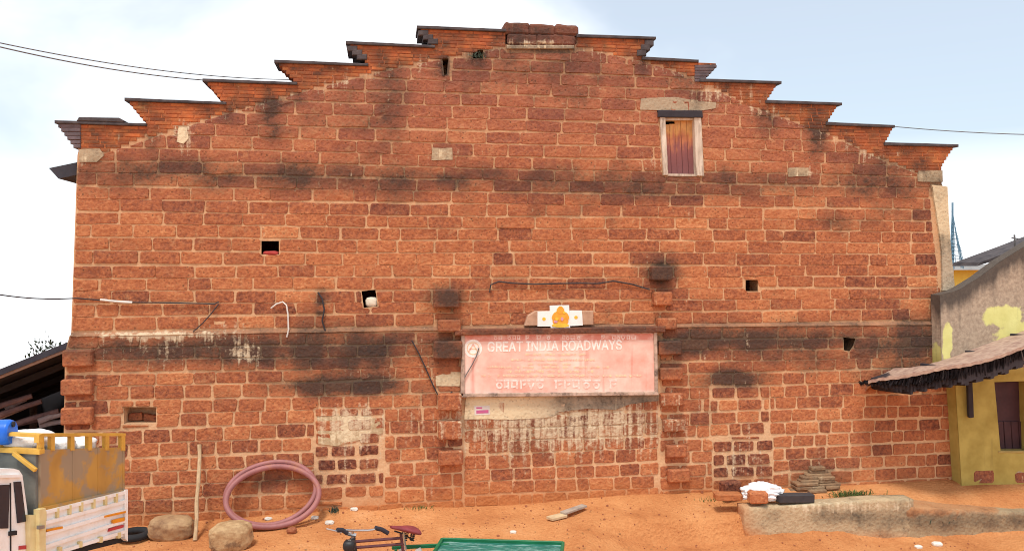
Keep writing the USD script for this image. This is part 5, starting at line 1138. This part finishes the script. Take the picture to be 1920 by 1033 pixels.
rr_ = Polygon(UV([(1832, 499), (1838, 492), (1925, 460), (2080, 400), (2230, 470), (2228, 480), (2080, 412), (1925, 470)], -.3))
obj('roof', prism(rr_, -0.9, -0.3), 'slate', HO)
# awning: sagging sheet with a ragged fringe
plain('awning_tile', (0.50, 0.36, 0.27), (0.26, 0.15, 0.12), scale=9, bump=0.5, bscale=20); plain('thatch', (0.045, 0.036, 0.04), (0.022, 0.018, 0.022), scale=14); plain('fringe_pale', (0.34, 0.30, 0.30), scale=12)
ED = [(1628, 713), (1650, 708), (1690, 704), (1730, 696), (1770, 687), (1810, 682), (1850, 673), (1885, 662), (1920, 648), (1990, 622), (2100, 585)]
AW = 1.3
def AWf(x): return 0.50 + 0.80 * float(np.clip((x - 1628) / 170, 0, 1))
xs_ = np.linspace(1628, 2100, 70); ye = np.interp(xs_, [p[0] for p in ED], [p[1] for p in ED])
def aw_pt(k, s, lift):   # s=0 front edge, 1 at the wall
    x = xs_[k]; u0_, z0_ = U(x, ye[k], AWf(x)); w = AWf(x) * (1 - s) + (0.05 if x < 1775 else 0.26) * s
    u0_ += s * 0.25 * max(0.0, 1 - k / 8)
    return (u0_, z0_ + lift - 0.165 * s + 0.006 * math.sin(k * 2.2) * (1 - .4 * s), w)
top = np.array([aw_pt(k, s, 0.0) for s in (0, .33, .66, 1) for k in range(70)]); bot = np.array([aw_pt(k, s, -0.045 - 0.03 * s) for s in (0, .33, .66, 1) for k in range(70)])
f = []
for s in range(3):
    for k in range(69):
        a_, b_, c_, d_ = s * 70 + k, s * 70 + k + 1, (s + 1) * 70 + k, (s + 1) * 70 + k + 1
        f += [(a_, b_, d_), (a_, d_, c_), (280 + a_, 280 + d_, 280 + b_), (280 + a_, 280 + c_, 280 + d_)]
for k in range(69): f += [(k, 280 + k + 1, k + 1), (k, 280 + k, 280 + k + 1), (210 + k, 211 + k, 491 + k), (210 + k, 491 + k, 490 + k)]
for e in (0, 69):
    for s in range(3):
        a_, b_ = s * 70 + e, (s + 1) * 70 + e; f += [(a_, b_, 280 + b_), (a_, 280 + b_, 280 + a_)]
AWN = obj('awning', (PW(np.vstack([top, bot])), np.array(f)), 'awning_tile', HO)
r_ = np.random.default_rng(9); fr, frp = [], []
for k in range(3600):
    x = r_.uniform(1632, 2090); s = r_.uniform(0, .9) ** 1.5; u0_, z0_ = U(x, np.interp(x, [p[0] for p in ED], [p[1] for p in ED]), AWf(x))
    L = (0.08 + 0.22 * np.clip((x - 1640) / 90, 0, 1)) * r_.uniform(.4, .7); wd = r_.uniform(.003, .011); w = AWf(x) - .015 - .58 * AWf(x) * s
    du = r_.normal(0, .025); v = np.array([(u0_ - wd, z0_ - .03 - .15 * s * AWf(x) / 1.3, w), (u0_ + wd, z0_ - .03 - .15 * s, w), (u0_ + du + wd * .4, z0_ - .03 - L, w - r_.uniform(0, .1)), (u0_ + du - wd * .5, z0_ - .03 - L * .95, w - .03)])
    (frp if r_.random() < .045 and x > 1720 else fr).append((PW(v), np.array([(0, 2, 1), (0, 3, 2), (0, 1, 2), (0, 2, 3)])))
tk = []
for k in range(0, 69):
    xa_, xb_ = xs_[k], xs_[k + 1]; ta, tb2 = [0.05 + 0.19 * np.clip((x - 1632) / 80, 0, 1) for x in (xa_, xb_)]
    ws = [(AWf(xa_) - .06, -.045), (.34 if xa_ > 1770 else .10, -.19 * AWf(xa_) / 1.3)]
    c = []
    for lv in (1, 0):
        for (x, kk, th) in ((xa_, k, ta), (xb_, k + 1, tb2)):
            pass
    (wf, of), (wb, ob) = ws
    ua, za = U(xa_ + 3, ye[k], AWf(xa_)); ub, zb_ = U(xb_ + 3, ye[k + 1], AWf(xb_)); sh = 0.25 * max(0.0, 1 - k / 8)
    j0 = 0.03 * math.sin(k * 1.7) * min(1, ta * 5)
    tk.append(hexa(PW([(ua, za + of - ta - j0, wf), (ub, zb_ + of - tb2 - j0, wf), (ub + sh, zb_ + ob - tb2, wb), (ua + sh, za + ob - ta, wb), (ua, za + of, wf), (ub, zb_ + of, wf), (ub + sh, zb_ + ob, wb), (ua + sh, za + ob, wb)])))
obj('thatch', cat_(tk), 'thatch', AWN)
obj('fringe', cat_(fr), 'thatch', AWN, kind='stuff'); obj('pale_fringe', cat_(frp), 'fringe_pale', AWN, kind='stuff')
for k in range(3):
    x = 1810 + 90 * k; a_ = onwall(x, np.interp(x, [p[0] for p in ED], [p[1] for p in ED]) + 9, AW - .1); u_, z_ = U(x, np.interp(x, [p[0] for p in ED], [p[1] for p in ED]) + 9, AW - .1)
    obj('rafter', bar(PW([(u_, z_ - .03, AW - .08)])[0], PW([(u_, z_ - .06, .28 if x > 1780 else .08)])[0], .06, .06), 'timber_dark', AWN)
# far yellow building, net, aerial
plain('far_yellow', (0.80, 0.60, 0.10), (0.68, 0.52, 0.12), scale=1.5); plain('far_pale', (0.45, 0.52, 0.55), scale=2); plain('net_blue', (0.22, 0.36, 0.46), (0.12, 0.24, 0.34), scale=6)
fb = at(1812, 520, 22); FB = thing('far_building', 'bright yellow far building between the warehouse and the yellow house', 'building', (fb[0], fb[1], 0))
x0, x1 = at(1700, 520, 22)[0], at(1850, 520, 22)[0]; zt = at(1800, 506, 22)[2]; zr = at(1800, 496, 22)[2]
obj('wall', hexa([(x0, 22, -.5), (x1, 22, -.5), (x1, 27, -.5), (x0, 27, -.5), (x0, 22, zt), (x1, 22, zt), (x1, 27, zt), (x0, 27, zt)]), 'far_yellow', FB)
obj('roof', hexa([(x0 - .3, 21.6, zt), (x1 + .3, 21.6, zt), (x1 + .3, 27.4, zt), (x0 - .3, 27.4, zt), (x0 - .3, 21.6, zr), (x1 + .3, 21.6, zr), (x1 + .3, 27.4, zr), (x0 - .3, 27.4, zr)]), 'far_pale', FB)
NT = thing('blue_net', 'thin blue grey netting hanging beside the right corner of the warehouse', 'netting', (*at(1795, 500, 15.5)[:2], 0))
r_ = np.random.default_rng(4); st = []
for k in range(16):
    t0 = k / 15; a_ = at(1785 + 4 * t0, 384 + 34 * t0, 15.5); b_ = at(1784 + 26 * t0, 500, 15.5); st.append(tube(sag(a_, b_ + r_.normal(0, .03, 3), r_.uniform(-.02, .03), 8), 0.007, 4))
for k in range(14):
    t0 = k / 13; y = 400 + 95 * t0; st.append(tube([at(1784, y - 4, 15.5), at(1786 + 24 * t0, y + r_.normal(0, 2), 15.5)], 0.006, 4))
obj('mesh', cat_(st), 'net_blue', NT); obj('pole', tube([at(1786, 380, 15.52), np.array([*at(1786, 500, 15.52)[:2], -0.2])], 0.02, 8), 'net_blue', NT)
AE = thing('roof_aerial', 'thin grey aerial standing on the roof of the yellow house', 'aerial', at(1903, 470, 13.0))
obj('mast', tube([at(1904, 480, 13.0), at(1902, 440, 13.0)], 0.014, 6), 'wire_grey', AE); obj('crossbar', tube([at(1897, 446, 13.0), at(1909, 448, 13.0)], 0.012, 6), 'wire_grey', AE)
